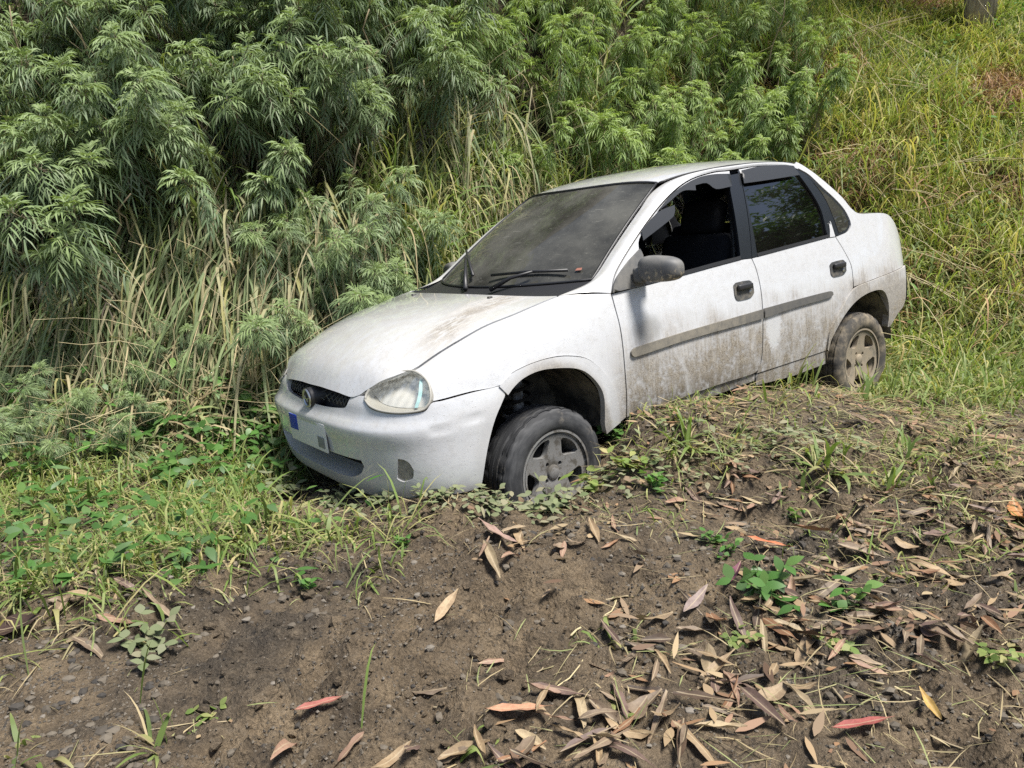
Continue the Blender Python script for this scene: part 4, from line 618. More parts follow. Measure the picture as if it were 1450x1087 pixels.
# ------------------------------------------------------------------ fallen leaves, each one a thing
def leaf_mesh(L, W, fold, curl, twist, k):
    n = 9; V = []; F = []
    for i in range(n):
        t = i/(n-1); w = W*.5*max(.03, math.sin(math.pi*min(1, t**.85*.98 + .01))**.9) if 0 < i < n-1 else .0012
        x = (t - .5)*L; z = curl*L*((t - .5)**2*4 - .3) + .002; a = twist*(t - .5)
        for s in (-1, -.5, 0, .5, 1):
            y = s*w*(1 + .10*math.sin(9*t + k*5 + s)); zz = z + .0025*math.sin(14*t + 3*k)*s + fold*abs(s)*w + a*y; V.append((x, y + .10*L*k*(t - .5)**2, zz + random.uniform(-.0006, .0006)))
    for i in range(n-1):
        for j in range(4): F.append((i*5+j, (i+1)*5+j, (i+1)*5+j+1, i*5+j+1))
    me = bpy.data.meshes.new('leaf'); me.from_pydata(V, [], F); me.update(); me.polygons.foreach_set('use_smooth', [True]*len(F)); me.materials.append(M['leaf']); return me
LMH = [leaf_mesh(.145, .030, .25, .05, .3, .9), leaf_mesh(.15, .028, .2, .03, -.3, -.6)]
LM = [leaf_mesh(random.uniform(.09, .165), random.uniform(.017, .032), random.uniform(-.4, 1.0), random.choice((0, .03, .06, .12, .22)) * random.choice((1, 1, -.6)), random.uniform(-1.4, 1.4), random.uniform(-2.2, 2.2)) for _ in range(24)] + [leaf_mesh(.115, .050, .3, .1, .3, .5), leaf_mesh(.10, .042, -.2, .15, -.6, 0)]
PAL = {'greyish brown': (.25, .185, .125), 'tan': (.36, .26, .15), 'purplish brown': (.19, .125, .10), 'rusty brown': (.28, .15, .08), 'pale buff': (.42, .33, .20), 'dark brown': (.085, .055, .035), 'pinkish brown': (.33, .205, .14)}
PW = [('greyish brown', .28), ('tan', .22), ('purplish brown', .16), ('rusty brown', .08), ('pale buff', .10), ('dark brown', .05), ('pinkish brown', .11)]
def put_leaf(x, y, col, mesh, rz, s=1., lift=.0, tl=.22):
    o = link('fallen_leaf', mesh); e = .03; g0 = float(ground(x, y)[0]); nx_ = -(float(ground(x+e, y)[0]) - g0)/e; ny_ = -(float(ground(x, y+e)[0]) - g0)/e
    N = Vector((nx_*.5 + random.uniform(-tl, tl), ny_*.5 + random.uniform(-tl, tl), 1)).normalized(); o.rotation_mode = 'QUATERNION'
    o.rotation_quaternion = Vector((0, 0, 1)).rotation_difference(N) @ Matrix.Rotation(rz, 4, 'Z').to_quaternion(); o.location = (x, y, g0 + .011 + lift); o.scale = (s, s, s); o.color = tuple(col) + (1,); return o
RL = {'LEAF_HEAP': 'in bottom centre leaf heap', 'LEAF_RIGHT': 'in right litter below rear wheel', 'LEAF_MID': 'between leaf heap and right litter', 'LEAF_SILL': 'by mound below car door', 'LEAF_WHEEL': 'just below front wheel', 'LEAF_EDGE': 'along bottom picture edge', 'LEAF_LEFT': 'at left verge edge', 'LEAF_LOOSE': 'lying loose on bare earth'}
for reg, txt in RL.items():
    for i, (x, y) in enumerate(PLACES[reg]):
        nm = rng.choice([a for a, _ in PW], p=[b for _, b in PW]); c = np.array(PAL[nm])*U(.65, 1.05, 1); far = 1.0 if y < 2.3 else .85
        put_leaf(x, y, c, pick(LM), random.uniform(0, 6.28), far*random.uniform(.75, 1.22), random.uniform(0, .02 if reg in ('LEAF_HEAP', 'LEAF_RIGHT') else .006), .3); o = COL.objects[-1]
        tag(o, 'fallen %s leaf %s' % (nm, txt), 'fallen leaf', 'fallen leaves ' + txt)
for key, lab, col, mi, s in (('red_left', 'single red leaf on bare earth at the lower left', (.36, .13, .105), 3, 1.0), ('tan_curled', 'long curled tan leaf alone on the bare earth below the bumper', (.42, .31, .19), 5, 1.25), ('pink_wheel', 'long pinkish leaf pointing at the front wheel', (.33, .22, .18), 2, 1.25), ('orange', 'orange-red leaf lying below the dark mound', (.50, .16, .07), 7, 1.2), ('red_right', 'slender red leaf on the path at the bottom right', (.36, .10, .085), 1, 1.0), ('yellow', 'small yellow leaf standing on the path at bottom right', (.50, .33, .10), 4, .75), ('heart', 'broad heart-shaped tan leaf right of the leaf heap', (.36, .27, .17), 24, 1.1), ('brown_left', 'large dark brown leaf at the left edge of the verge', (.06, .035, .028), 24, 1.6), ('orange_edge', 'large orange-brown leaf cut by the right edge of the picture', (.45, .20, .07), 25, 1.8), ('pink_heap', 'salmon pink leaf at the left end of the leaf heap', (.52, .28, .17), 9, 1.15), ('purple', 'purple leaf standing by the green weed patch', (.16, .05, .08), 0, .9), ('long_tan', 'long greyish leaf leaning at the top of the leaf heap', (.26, .20, .18), 10, 1.1)):
    x, y, a = PLACES['HERO'][key]; o = put_leaf(x, y, col, LM[mi] if key in ('heart', 'brown_left', 'orange_edge', 'yellow', 'purple') else LMH[mi % 2], a, s, .014, .08); tag(o, lab, 'fallen leaf', 'single coloured leaves')

# ------------------------------------------------------------------ trees: one pale trunk at the top of the hillside, others beyond the frame that the car windows mirror
def make_tree(x, y, h, r, label, group, crown_r, nl=2600, seed=1, low=.3):
    g0 = float(ground(x, y)[0]); T = empty('tree', loc=(x, y, g0 - .1)); rr = np.random.default_rng(seed); k = 10
    c = np.c_[np.cumsum(rr.normal(0, .04*h/10, k)), np.cumsum(rr.normal(0, .04*h/10, k)), np.linspace(0, h*.8, k)]; limbs = [tube(c, np.linspace(r, r*.25, k), 10)]; tips = [c[-1], c[-2]]
    for i in range(9):
        b = c[rr.integers(max(2, int(k*low)), k)]; a = rr.uniform(0, 6.28); L = crown_r*rr.uniform(.5, 1.0); e = b + np.array((math.cos(a)*L, math.sin(a)*L, rr.uniform(.2, .6)*L)); m_ = (b + e)/2 + (0, 0, .12*L); limbs.append(tube([b, m_, e], [r*.35, r*.22, r*.08], 6)); tips += [e, m_]
    mk('trunk', *join(*limbs), M['bark'], T); tips = np.array(tips); q = tips[rr.integers(0, len(tips), nl)] + rr.normal(0, 1, (nl, 3))*crown_r*np.array((.17, .17, .12))
    a = rr.uniform(0, 6.28, nl); TAGB('crown', strip_mesh('crown', [oval_parts(q, dirs(a, rr.uniform(-1., .5, nl)), rr.uniform(.2, .42, nl), rr.uniform(.09, .18, nl), .2, 3)], M['weed']), T)
    return tag(T, label, 'tree', group)
make_tree(5.16, 9.22, 7.0, .17, 'tree with a pale bare trunk at the top right of the hillside', None, 1.8, 1800, 5, .7)
for i, (x, y, h, cr) in enumerate(((13.0, 5.9, 5.6, 2.3), (17, 3.6, 8.0, 3.0), (12.5, .6, 5.2, 2.0), (18, 9.0, 7.5, 2.8))): make_tree(x, y, h, .16, ['tree mirrored at the middle of the rear door window', 'tallest tree mirrored in the rear door window', 'small tree mirrored low in the rear door window', 'farthest tree mirrored in the rear door window'][i], 'trees mirrored in the car windows', cr, 3600, 20 + i)

# ------------------------------------------------------------------ labels: tell look-alikes apart by their order in the picture
ONES = ['', 'first', 'second', 'third', 'fourth', 'fifth', 'sixth', 'seventh', 'eighth', 'ninth', 'tenth', 'eleventh', 'twelfth', 'thirteenth', 'fourteenth', 'fifteenth', 'sixteenth', 'seventeenth', 'eighteenth', 'nineteenth']
TENS = {2: ('twentieth', 'twenty'), 3: ('thirtieth', 'thirty'), 4: ('fortieth', 'forty'), 5: ('fiftieth', 'fifty'), 6: ('sixtieth', 'sixty'), 7: ('seventieth', 'seventy'), 8: ('eightieth', 'eighty')}
def ordinal(n): return ONES[n] if n < 20 else (TENS[n//10][0] if n % 10 == 0 else TENS[n//10][1] + '-' + ONES[n % 10])
by = {}
for o in COL.objects:
    if not o.parent and 'group' in o.keys(): by.setdefault(o['label'], []).append(o)
for lab, l in by.items():
    if len(l) < 2: continue
    if 'mirrored' in lab: continue
    l.sort(key=lambda o: o.location.x/(o.location.y + .3))
    for i, o in enumerate(l): o['label'] = lab + ', %s from left' % ordinal(i + 1)

# ------------------------------------------------------------------ car materials
def make_paint(name, tan=0.0):
    m = NT(name); c = m.coord(); X, Y, Zc_ = m.sep(c); ay = m.math('ABSOLUTE', Y)
    n1 = m.noise(c, 5, 5, .6); n2 = m.noise(c, 26, 4, .65); n3 = m.noise(c, 160, 3, .7); st = m.noise(m.scale(c, (30, 6, 2.2)), 3, 4, .6)
    side = m.ramp(ay, .60, .72)
    zz = m.math('ADD', Zc_, m.math('MULTIPLY', m.math('SUBTRACT', n1, .5), .42)); zz = m.math('ADD', zz, m.math('MULTIPLY', m.math('SUBTRACT', st, .5), .22))
    low = m.math('MULTIPLY', m.ramp(zz, .80, .45), m.math('MULTIPLY', side, m.ramp(X, -.26, -.48)))
    wp = m.noise(m.scale(c, (2.2, 1, 1.0)), 2.6, 6, .7, 1.2); low = m.math('MULTIPLY', low, m.ramp(n2, .22, .55, .45, 1.0)); low = m.math('MULTIPLY', low, m.ramp(wp, .30, .52, .62, 1.0)); low = m.math('MULTIPLY', low, m.ramp(m.noise(m.scale(c, (16, 1, 2.5)), 3, 4, .65), .25, .6, .78, 1.0))
    rear = m.math('MULTIPLY', m.ramp(zz, .80, .60), m.ramp(X, -2.05, -2.4)); low = m.math('MAXIMUM', low, m.math('MULTIPLY', rear, .8))
    # grime round the front arch, bumper hem
    xa = m.math('SUBTRACT', X, .04); za = m.math('SUBTRACT', Zc_, .27)
    ra = m.math('SQRT', m.math('ADD', m.math('MULTIPLY', xa, xa), m.math('MULTIPLY', za, za)))
    ra = m.math('ADD', ra, m.math('MULTIPLY', m.math('SUBTRACT', n1, .5), .10))
    arch = m.math('MULTIPLY', m.math('MULTIPLY', m.ramp(ra, .41, .345), side), .75)
    arch = m.math('MULTIPLY', arch, m.ramp(X, .32, .0, .25, 1.0))
    hem = m.math('MULTIPLY', m.ramp(m.math('ADD', Zc_, m.math('MULTIPLY', m.math('SUBTRACT', n1, .5), .12)), .30, .17), .45)
    hem = m.math('MULTIPLY', hem, m.ramp(X, .0, .2))
    # wet streak of mud over the bonnet, dust on everything facing up
    ln = m.math('SUBTRACT', m.math('ADD', Y, m.math('MULTIPLY', X, -.25)), .44); ln = m.math('ADD', ln, m.math('MULTIPLY', m.math('SUBTRACT', n1, .5), .22))
    stk = m.math('MULTIPLY', m.ramp(m.math('ABSOLUTE', ln), .15, .0), m.math('MULTIPLY', m.ramp(X, .62, .30), m.ramp(Zc_, .66, .74)))
    stk = m.math('MULTIPLY', stk, m.ramp(m.noise(m.scale(c, (3, 14, 3)), 4, 5, .65), .32, .54)); stk = m.math('MULTIPLY', stk, m.ramp(X, -.28, -.05)); stk = m.math('MULTIPLY', stk, .8)
    dust = m.math('MULTIPLY', m.ramp(n2, .40, .75), .16); dust = m.math('ADD', dust, m.math('MULTIPLY', m.ramp(n3, .56, .72), .16))
    spk = m.math('MULTIPLY', m.ramp(m.vor(c, 55), .16, .06), m.ramp(m.noise(c, 9, 2), .50, .66)); spk = m.math('MULTIPLY', spk, .55)
    mud = m.math('MAXIMUM', low, m.math('MAXIMUM', m.math('MAXIMUM', arch, hem), m.math('MAXIMUM', stk, m.math('MAXIMUM', dust, spk))))
    if tan: mud = m.math('MAXIMUM', mud, m.math('MULTIPLY', m.ramp(n1, .2, .6, .75, 1.), tan))
    # clean wiped patches and chips in the mud of the doors
    chip = m.math('MULTIPLY', m.ramp(m.vor(m.scale(c, (1, 1, .7)), 24), .10, .04), m.ramp(n1, .52, .62)); mud = m.math('MULTIPLY', mud, m.math('SUBTRACT', 1., m.math('MULTIPLY', chip, .8)))
    wx = m.math('SUBTRACT', X, -1.545); wz = m.math('MULTIPLY', m.math('SUBTRACT', Zc_, .55), .55)
    wr = m.math('ADD', m.math('SQRT', m.math('ADD', m.math('MULTIPLY', wx, wx), m.math('MULTIPLY', wz, wz))), m.math('MULTIPLY', m.math('SUBTRACT', n2, .5), .10))
    mud = m.math('MULTIPLY', mud, m.ramp(wr, .045, .085, .25, 1.))
    mudc = m.mix(m.ramp(n2, .3, .7), (.155, .134, .106), (.30, .268, .22))
    mudc = m.mix(m.ramp(n3, .45, .62), mudc, (.12, .095, .065))
    dk = m.math('MULTIPLY', m.ramp(m.math('ADD', Zc_, m.math('MULTIPLY', m.math('SUBTRACT', n1, .5), .22)), .44, .30), m.math('MULTIPLY', m.ramp(X, -.40, -.55), m.ramp(X, -1.55, -1.2)))
    mudc = m.mix(m.math('MULTIPLY', dk, .85), mudc, (.075, .062, .046))
    # grey oval patch on the front doors, above the moulding
    sx = m.math('DIVIDE', m.math('SUBTRACT', X, -.60), .11); sz = m.math('DIVIDE', m.math('SUBTRACT', Zc_, .68), .10)
    sm = m.math('ADD', m.math('ADD', m.math('MULTIPLY', sx, sx), m.math('MULTIPLY', sz, sz)), m.math('MULTIPLY', m.math('SUBTRACT', n1, .5), 1.2)); sm = m.math('MULTIPLY', m.math('MULTIPLY', m.ramp(sm, 1.1, .1), side), .6)
    nz = m.sep(m.new('ShaderNodeNewGeometry').outputs['Normal'])[2]; film = m.math('MULTIPLY', m.ramp(nz, .1, .85, .18, 1.), m.ramp(m.noise(m.scale(c, (5, 9, 5)), 3, 6, .7), .25, .75, .2, .75))
    base = m.mix(film, (.55, .562, .588), (.465, .445, .40)); base = m.mix(sm, base, (.17, .165, .155))
    m.set(Base_Color=m.mix(mud, base, mudc), Roughness=m.ramp(mud, .0, .6, .30, .85, False))
    m.p.inputs['Coat Roughness'].default_value = .07; m.put(m.p.inputs['Coat Weight'], m.ramp(mud, .05, .5, 1., 0.))
    m.set(Normal=m.bump(m.math('ADD', m.math('MULTIPLY', mud, n2), m.math('MULTIPLY', n3, m.math('MULTIPLY', mud, .5))), .35, .006))
    return m.m
M['paint'] = make_paint('white_paint_with_mud'); M['bumper'] = make_paint('muddy_bumper_plastic', .5)
def dusty_plastic():
    m = NT('dusty_black_plastic'); c = m.coord(); n = m.noise(c, 18, 5, .65); n2 = m.noise(c, 120, 3)
    d = m.math('ADD', m.ramp(n, .42, .72, 0, .35), m.ramp(n2, .55, .75, 0, .2))
    m.set(Base_Color=m.mix(d, (.045, .047, .05), (.30, .26, .20)), Roughness=.55); return m.m
M['plastic'] = dusty_plastic()
def moulding_mat():
    m = NT('muddy_door_moulding'); c = m.coord(); n = m.noise(c, 22, 5, .65); X, _, _ = m.sep(c)
    d = m.math('MULTIPLY', m.ramp(n, .25, .65, .35, 1.), m.ramp(X, -1.6, -1.1, .25, .95))
    m.set(Base_Color=m.mix(d, (.06, .062, .065), (.21, .19, .155)), Roughness=.7); return m.m
M['moulding'] = moulding_mat()
def mirror_mat():
    m = NT('grey_mirror_plastic'); c = m.coord(); X, Y, Z_ = m.sep(c); n = m.noise(c, 60, 4, .7); n0 = m.noise(c, 14, 4)
    d = m.math('MULTIPLY', m.math('MULTIPLY', m.ramp(n, .52, .62), m.ramp(Z_, .985, .935)), m.math('MULTIPLY', m.ramp(Y, .80, .86), .9))
    b = m.mix(m.ramp(n0, .35, .7), (.085, .087, .09), (.15, .145, .135))
    m.set(Base_Color=m.mix(d, b, (.42, .35, .24)), Roughness=.6); return m.m
M['mirror'] = mirror_mat()
M['black'] = plain('black_trim', (.02, .02, .022), .45); M['dark'] = plain('dark_underbody', (.018, .017, .016), .9, spec=.1)
M['seat'] = plain('seat_fabric', (.022, .023, .027), .95, spec=.1, bump=(220, .4)); M['smoke'] = plain('smoked_visor', (.028, .03, .034), .42)
M['gloss'] = plain('black_pillar_trim', (.016, .018, .022), .28)
def liner():
    m = NT('muddy_arch_liner'); c = m.coord(); n = m.noise(c, 9, 5, .65); X, _, Z_ = m.sep(c)
    m.set(Base_Color=m.mix(m.ramp(n, .35, .7), (.035, .032, .028), (.19, .165, .125)), Roughness=.9); return m.m
M['liner'] = liner()
def tyre():
    m = NT('dusty_tyre_rubber'); c = m.coord(); n = m.noise(c, 9, 5, .7); X, Y, Z_ = m.sep(c); n2 = m.noise(m.scale(c, (1, 12, 1)), 8, 4)
    b = m.mix(m.ramp(n2, .4, .7), (.020, .021, .024), (.062, .063, .066))
    m.set(Base_Color=m.mix(m.ramp(n, .56, .84), b, (.20, .175, .14)), Roughness=.75); return m.m
M['tyre'] = tyre()
def tyre2():
    m = NT('mud_coated_tyre_rubber'); c = m.coord(); n = m.noise(c, 9, 5, .7)
    m.set(Base_Color=m.mix(m.ramp(n, .40, .70), (.045, .042, .038), (.23, .19, .135)), Roughness=.9); return m.m
M['tyre_mud'] = tyre2()
def rimm(name, a, b, lo, hi):
    m = NT(name); c = m.coord(); n = m.noise(c, 16, 6, .7)
    f = m.ramp(n, lo, hi); m.set(Base_Color=m.mix(f, a, b), Roughness=m.ramp(f, 0, 1, .42, .85), Metallic=m.ramp(f, 0, 1, .55, 0)); return m.m
M['rim'] = rimm('scuffed_alloy', (.34, .34, .34), (.075, .068, .058), .36, .60); M['rim_mud'] = rimm('mud_coated_alloy', (.25, .225, .19), (.25, .205, .145), .25, .6)
def glass(name, tint, alpha, dust, dustcol=(.30, .29, .25)):
    """tinted pane: clear gloss over a dark film, with a coat of dust and finger streaks"""
    m = NT(name); c = m.coord(); n = m.noise(c, 3, 5, .6); s1 = m.noise(m.scale(c, (5, 3, 26)), 4, 4, .7, .8); s2 = m.noise(m.scale(c, (20, 4, 3)), 3, 5, .7, .6); n3 = m.noise(c, 90, 3, .7)
    d = m.math('MULTIPLY', m.ramp(n, .3, .75, .25, 1.), dust)
    d = m.math('ADD', d, m.math('MULTIPLY', m.ramp(s1, .60, .74), dust * .9)); d = m.math('ADD', d, m.math('MULTIPLY', m.ramp(s2, .64, .78), dust * .7)); d = m.math('ADD', d, m.math('MULTIPLY', m.ramp(n3, .60, .74), dust * .5), clamp=True)
    tr = m.new('ShaderNodeBsdfTransparent'); tr.inputs[0].default_value = tuple(tint) + (1,)
    gl = m.new('ShaderNodeBsdfGlossy'); gl.inputs['Roughness'].default_value = .02; gl.inputs['Color'].default_value = (1, 1, 1, 1)
    df = m.new('ShaderNodeBsdfDiffuse'); df.inputs[0].default_value = tuple(dustcol) + (1,)
    fr = m.new('ShaderNodeFresnel'); fr.inputs[0].default_value = alpha
    a = m.new('ShaderNodeMixShader'); m.l.new(fr.outputs[0], a.inputs[0]); m.l.new(tr.outputs[0], a.inputs[1]); m.l.new(gl.outputs[0], a.inputs[2])
    b = m.new('ShaderNodeMixShader'); m.put(b.inputs[0], d); m.l.new(a.outputs[0], b.inputs[1]); m.l.new(df.outputs[0], b.inputs[2])
    m.l.new(b.outputs[0], m.out.inputs[0]); return m.m
M['windshield'] = glass('dusty_windshield', (.07, .07, .065), 1.5, .30, (.30, .295, .26)); M['tint'] = glass('tinted_window', (.03, .035, .04), 2.1, .02); M['tintq'] = glass('tinted_quarter_window', (.05, .05, .045), 1.6, .16)
def lens(name, mixc, tr_c, tr):
    m = NT(name); c = m.coord(); n = m.noise(m.scale(c, (1, 1, 1)), 40, 3)
    t = m.new('ShaderNodeBsdfTransparent'); t.inputs[0].default_value = tr_c + (1,)
    m.set(Base_Color=mixc, Roughness=.08); a = m.new('ShaderNodeMixShader'); m.put(a.inputs[0], m.ramp(n, .3, .7, tr - .1, tr + .1)); m.l.new(m.p.outputs[0], a.inputs[1]); m.l.new(t.outputs[0], a.inputs[2]); m.l.new(a.outputs[0], m.out.inputs[0]); return m.m
def reflector():
    m = NT('lamp_reflector'); c = m.coord(); w = m.new('ShaderNodeTexWave', wave_type='BANDS', bands_direction='Y'); m.put(w.inputs[0], c); w.inputs['Scale'].default_value = 9
    m.set(Base_Color=(.86, .83, .76), Roughness=.30, Metallic=.45, Normal=m.bump(w.outputs['Fac'], .22, .01)); return m.m
M['lens'] = lens('cloudy_headlamp_lens', (.62, .63, .58), (.97, .97, .95), .86); M['foglens'] = lens('fog_lamp_glass', (.45, .43, .38), (.8, .8, .78), .5)
M['chrome'] = reflector(); M['lampstrip'] = plain('pale_cyan_lamp_strip', (.45, .72, .72), .15, .2); M['red'] = plain('red_tail_lens', (.30, .01, .012), .15)
M['bezel'] = plain('lamp_bezel', (.30, .29, .26), .5); M['silver'] = plain('badge_silver', (.55, .55, .56), .3, .9)
M['plate'] = plain('plate_white', (.66, .66, .65), .5); M['blue'] = plain('plate_blue', (.006, .035, .36), .5); M['platedark'] = plain('plate_grey', (.20, .21, .21), .6)
M['orange'] = plain('faded_red_sticker', (.25, .10, .07), .7)

# ------------------------------------------------------------------ the car
CAR = empty('sedan_car')
CAR.matrix_world = Matrix(((-.80021, .59121, -.10064, -.240), (-.59553, -.80315, .01711, 3.862), (-.07072, .07361, .99478, .097), (0, 0, 0, 1)))
tag(CAR, 'muddy white four-door sedan nosed down in the ditch', 'car')
sidemap = lambda x, z: np.c_[x, side_y(x, z), z]
fenmap = lambda x, v: sidemap(x, fen_v2z(x, v))
def nosemap(p, z):
    x, y = nose(p, z); g = np.exp(-((z - .473 - .05*(p - 1.1)) / .007) ** 2) * np.clip((p - 1.08) / .06, 0, 1) * np.clip((1.50 - p) / .04, 0, 1)
    return np.c_[x - g*.002, y - g*.007, z]
hoodmap = lambda x, y: np.c_[x, y, hood_z(x, y)]
roofmap = lambda x, y: np.c_[x, y, roof_z(x, y)]
YP = lambda P: np.tile([0, 1., 0], (len(P), 1)); ZP = lambda P: np.tile([0, 0, 1.], (len(P), 1))
RAD = lambda P: np.c_[P[:, 0] + .3, P[:, 1], P[:, 2]*0]
def sidepanel(name, poly, mat, parent=None, off=0., thick=.012, res=.03, holes=(), mirror=True, pr=None):
    P, T = panel_geo(poly, holes, sidemap, res, thick, off, YP); return both(name, P, T, M[mat], parent or CAR, mirror, pr or parent or CAR)
FLARE = [(.267,.595),(.197,.634),(.095,.654),(-.015,.66),(-.104,.651),(-.2,.623),(-.274,.566),(-.333,.491),(-.37,.406),(-.381,.357),(-.387,.287)]
ARCH = [(-.30,.252),(-.288,.30),(-.288,.341),(-.288,.419),(-.272,.473),(-.228,.532),(-.169,.578),(-.087,.604),(.045,.62),(.141,.607),(.201,.578),(.232,.552)]
SEAMF = [(-.419,.879),(-.424,.812),(-.432,.724),(-.431,.593),(-.432,.49),(-.433,.385),(-.431,.30)]
# fender (in warped coordinates)
top = [(.551,.7005),(.502,.722),(.439,.7495),(.346,.786),(.231,.8235),(.074,.8545),(-.072,.884),(-.165,.9005)]
fz = top + [(-.25,.898),(-.34,.889)] + [(x + .003, z) for x, z in SEAMF] + [(-.39,.285)] + [(x - .003, z + .003) for x, z in FLARE[::-1]] + [(.396,.598),(.512,.588),(.543,.586),(.541,.61),(.537,.647),(.541,.679)]
fv = [(x, float(fen_z2v(x, z)) if i > 7 else float(Z1 + (Zseam(x) - Z1) * math.pi/2 * .965)) for i, (x, z) in enumerate(fz)]
P, T = panel_geo(fv, [], fenmap, .028, .012, 0, YP); FEN = both('front_fender', P, T, M['paint'], CAR)
P, T = panel_geo([(x, float(fen_z2v(x, z))) for x, z in FLARE + ARCH], [], fenmap, .02, .03, .008, YP); both('wheel_arch_flare', P, T, M['paint'], CAR)
# doors
fd = [(-.424,.876)] + [(x - .004, z) for x, z in SEAMF[1:]] + [(-.576,.298),(-.765,.308),(-.914,.315),(-1.15,.320),(-1.389,.324),(-1.430,.372),(-1.447,.50),(-1.455,.625),(-1.461,.752),(-1.449,.866),(-1.428,.924),(-1.34,.926),(-1.124,.914),(-.937,.903),(-.638,.886)]
FDO = sidepanel('front_door', fd, 'paint')
rd = [(-1.436,.924),(-1.456,.866),(-1.468,.752),(-1.462,.625),(-1.454,.50),(-1.438,.372),(-1.402,.316),(-1.703,.318),(-2.054,.322),(-2.083,.438),(-2.208,.558),(-2.346,.652),(-2.351,.704),(-2.347,.785),(-2.299,.871),(-2.236,.960),(-2.166,.962),(-1.824,.946),(-1.482,.927)]
RDO = sidepanel('rear_door', rd, 'paint')
qp = [(-2.357,.655),(-2.358,.704),(-2.355,.785),(-2.307,.871),(-2.245,.960),(-2.293,.966),(-2.374,.977),(-2.427,1.001),(-2.437,1.037),(-2.404,1.107),(-2.333,1.178),(-2.242,1.25),(-2.150,1.332),(-2.08,1.367),(-2.05,1.392),(-2.075,1.408),(-2.12,1.388),(-2.206,1.337),(-2.314,1.258),(-2.418,1.176),(-2.477,1.112),(-2.56,1.072),(-2.8,1.058),(-2.93,1.038),(-3.03,.985),(-3.09,.90),(-3.11,.80),(-3.118,.70),(-2.976,.690),(-2.623,.672)]
QUA = sidepanel('rear_quarter_panel', qp, 'paint')
# door frames, pillars, glass; sub-parts hang on their door, left first then right
def sub(name, poly, mat, owners, **k):
    return sidepanel(name, poly, mat, owners[0], pr=owners[1], **k)
ff = [(-.424,.882),(-.462,.946),(-.526,1.006),(-.646,1.095),(-.757,1.168),(-.882,1.243),(-1.03,1.314),(-1.17,1.358),(-1.336,1.381),(-1.463,1.384),(-1.452,1.362),(-1.324,1.362),(-1.16,1.343),(-1.046,1.315),(-.92,1.256),(-.845,1.215),(-.743,1.151),(-.672,1.10),(-.654,1.054),(-.655,1.0),(-.640,.889)]
sub('window_frame', ff, 'paint', FDO, res=.02)
sub('window_frame', [(-1.545,1.389),(-1.717,1.397),(-1.923,1.390),(-2.011,1.376),(-2.060,1.358),(-2.03,1.362),(-2.002,1.372),(-1.916,1.380),(-1.707,1.383),(-1.545,1.366)], 'paint', RDO, res=.02)
sub('pillar_trim', [(-1.448,1.362),(-1.533,1.368),(-1.482,1.15),(-1.430,.926),(-1.341,.932),(-1.377,1.124),(-1.415,1.296)], 'gloss', FDO, off=.002)
sub('pillar_trim', [(-1.538,1.368),(-1.529,1.31),(-1.506,1.172),(-1.489,1.029),(-1.478,.930),(-1.434,.927),(-1.487,1.15)], 'gloss', RDO, off=.002)
sub('pillar_trim', [(-2.02,1.372),(-2.062,1.359),(-2.088,1.34),(-2.136,1.274),(-2.192,1.175),(-2.220,1.054),(-2.232,.964),(-2.166,.966),(-2.156,.997),(-2.155,1.123),(-2.113,1.228),(-2.046,1.342)], 'gloss', RDO, off=.001)
sub('chipped_paint', [(-2.175,.964),(-2.231,.963),(-2.222,1.02),(-2.215,1.055),(-2.207,1.03),(-2.196,1.045),(-2.190,1.005)], 'paint', RDO, off=.004, thick=.001, res=.02)
sub('window_glass', [(-1.470,.925),(-1.48,1.029),(-1.50,1.172),(-1.52,1.31),(-1.535,1.374),(-1.707,1.392),(-1.916,1.389),(-2.02,1.380),(-2.06,1.342),(-2.125,1.228),(-2.17,1.123),(-2.175,.96)], 'tint', RDO, off=-.012, thick=.004)
QG = [(-2.077,1.361),(-2.144,1.328),(-2.235,1.247),(-2.326,1.176),(-2.397,1.107),(-2.430,1.037),(-2.421,1.003),(-2.374,.980),(-2.293,.968),(-2.241,.966),(-2.222,1.054),(-2.194,1.175),(-2.138,1.274),(-2.090,1.34)]
sub('quarter_window', QG, 'gloss', QUA, off=-.005)
sub('quarter_glass', [(-2.135,1.318),(-2.23,1.236),(-2.318,1.168),(-2.386,1.102),(-2.416,1.037),(-2.408,1.012),(-2.366,.992),(-2.29,.98),(-2.272,1.06),(-2.24,1.18),(-2.18,1.275)], 'tintq', QUA, off=-.003, thick=.001)
BELT = [(-.638,.889),(-.937,.905),(-1.124,.917),(-1.342,.929)]
sub('belt_seal', BELT + [(x, z + .019) for x, z in BELT[::-1]], 'black', FDO, off=.004)
BELT2 = [(-1.480,.930),(-1.824,.948),(-2.168,.965)]
sub('belt_seal', BELT2 + [(x, z + .017) for x, z in BELT2[::-1]], 'black', RDO, off=.004)
# rain deflectors (the front one broken in two on the near side)
sub('rain_deflector', [(-1.543,1.377),(-1.709,1.391),(-1.918,1.389),(-2.009,1.380),(-2.036,1.327),(-1.748,1.315),(-1.521,1.308)], 'smoke', RDO, off=.016, thick=.004)
sub('rain_deflector', [(-.695,1.139),(-.795,1.192),(-.863,1.219),(-.961,1.236),(-.932,1.185),(-.685,1.089)], 'smoke', FDO, off=.012, thick=.004)
sub('rain_deflector', [(-.827,1.212),(-.987,1.297),(-1.161,1.352),(-1.3,1.369),(-1.446,1.366),(-1.422,1.3),(-1.293,1.294),(-1.24,1.328),(-1.153,1.322),(-1.144,1.297),(-1.049,1.299),(-.93,1.252)], 'smoke', FDO, off=.012, thick=.004)
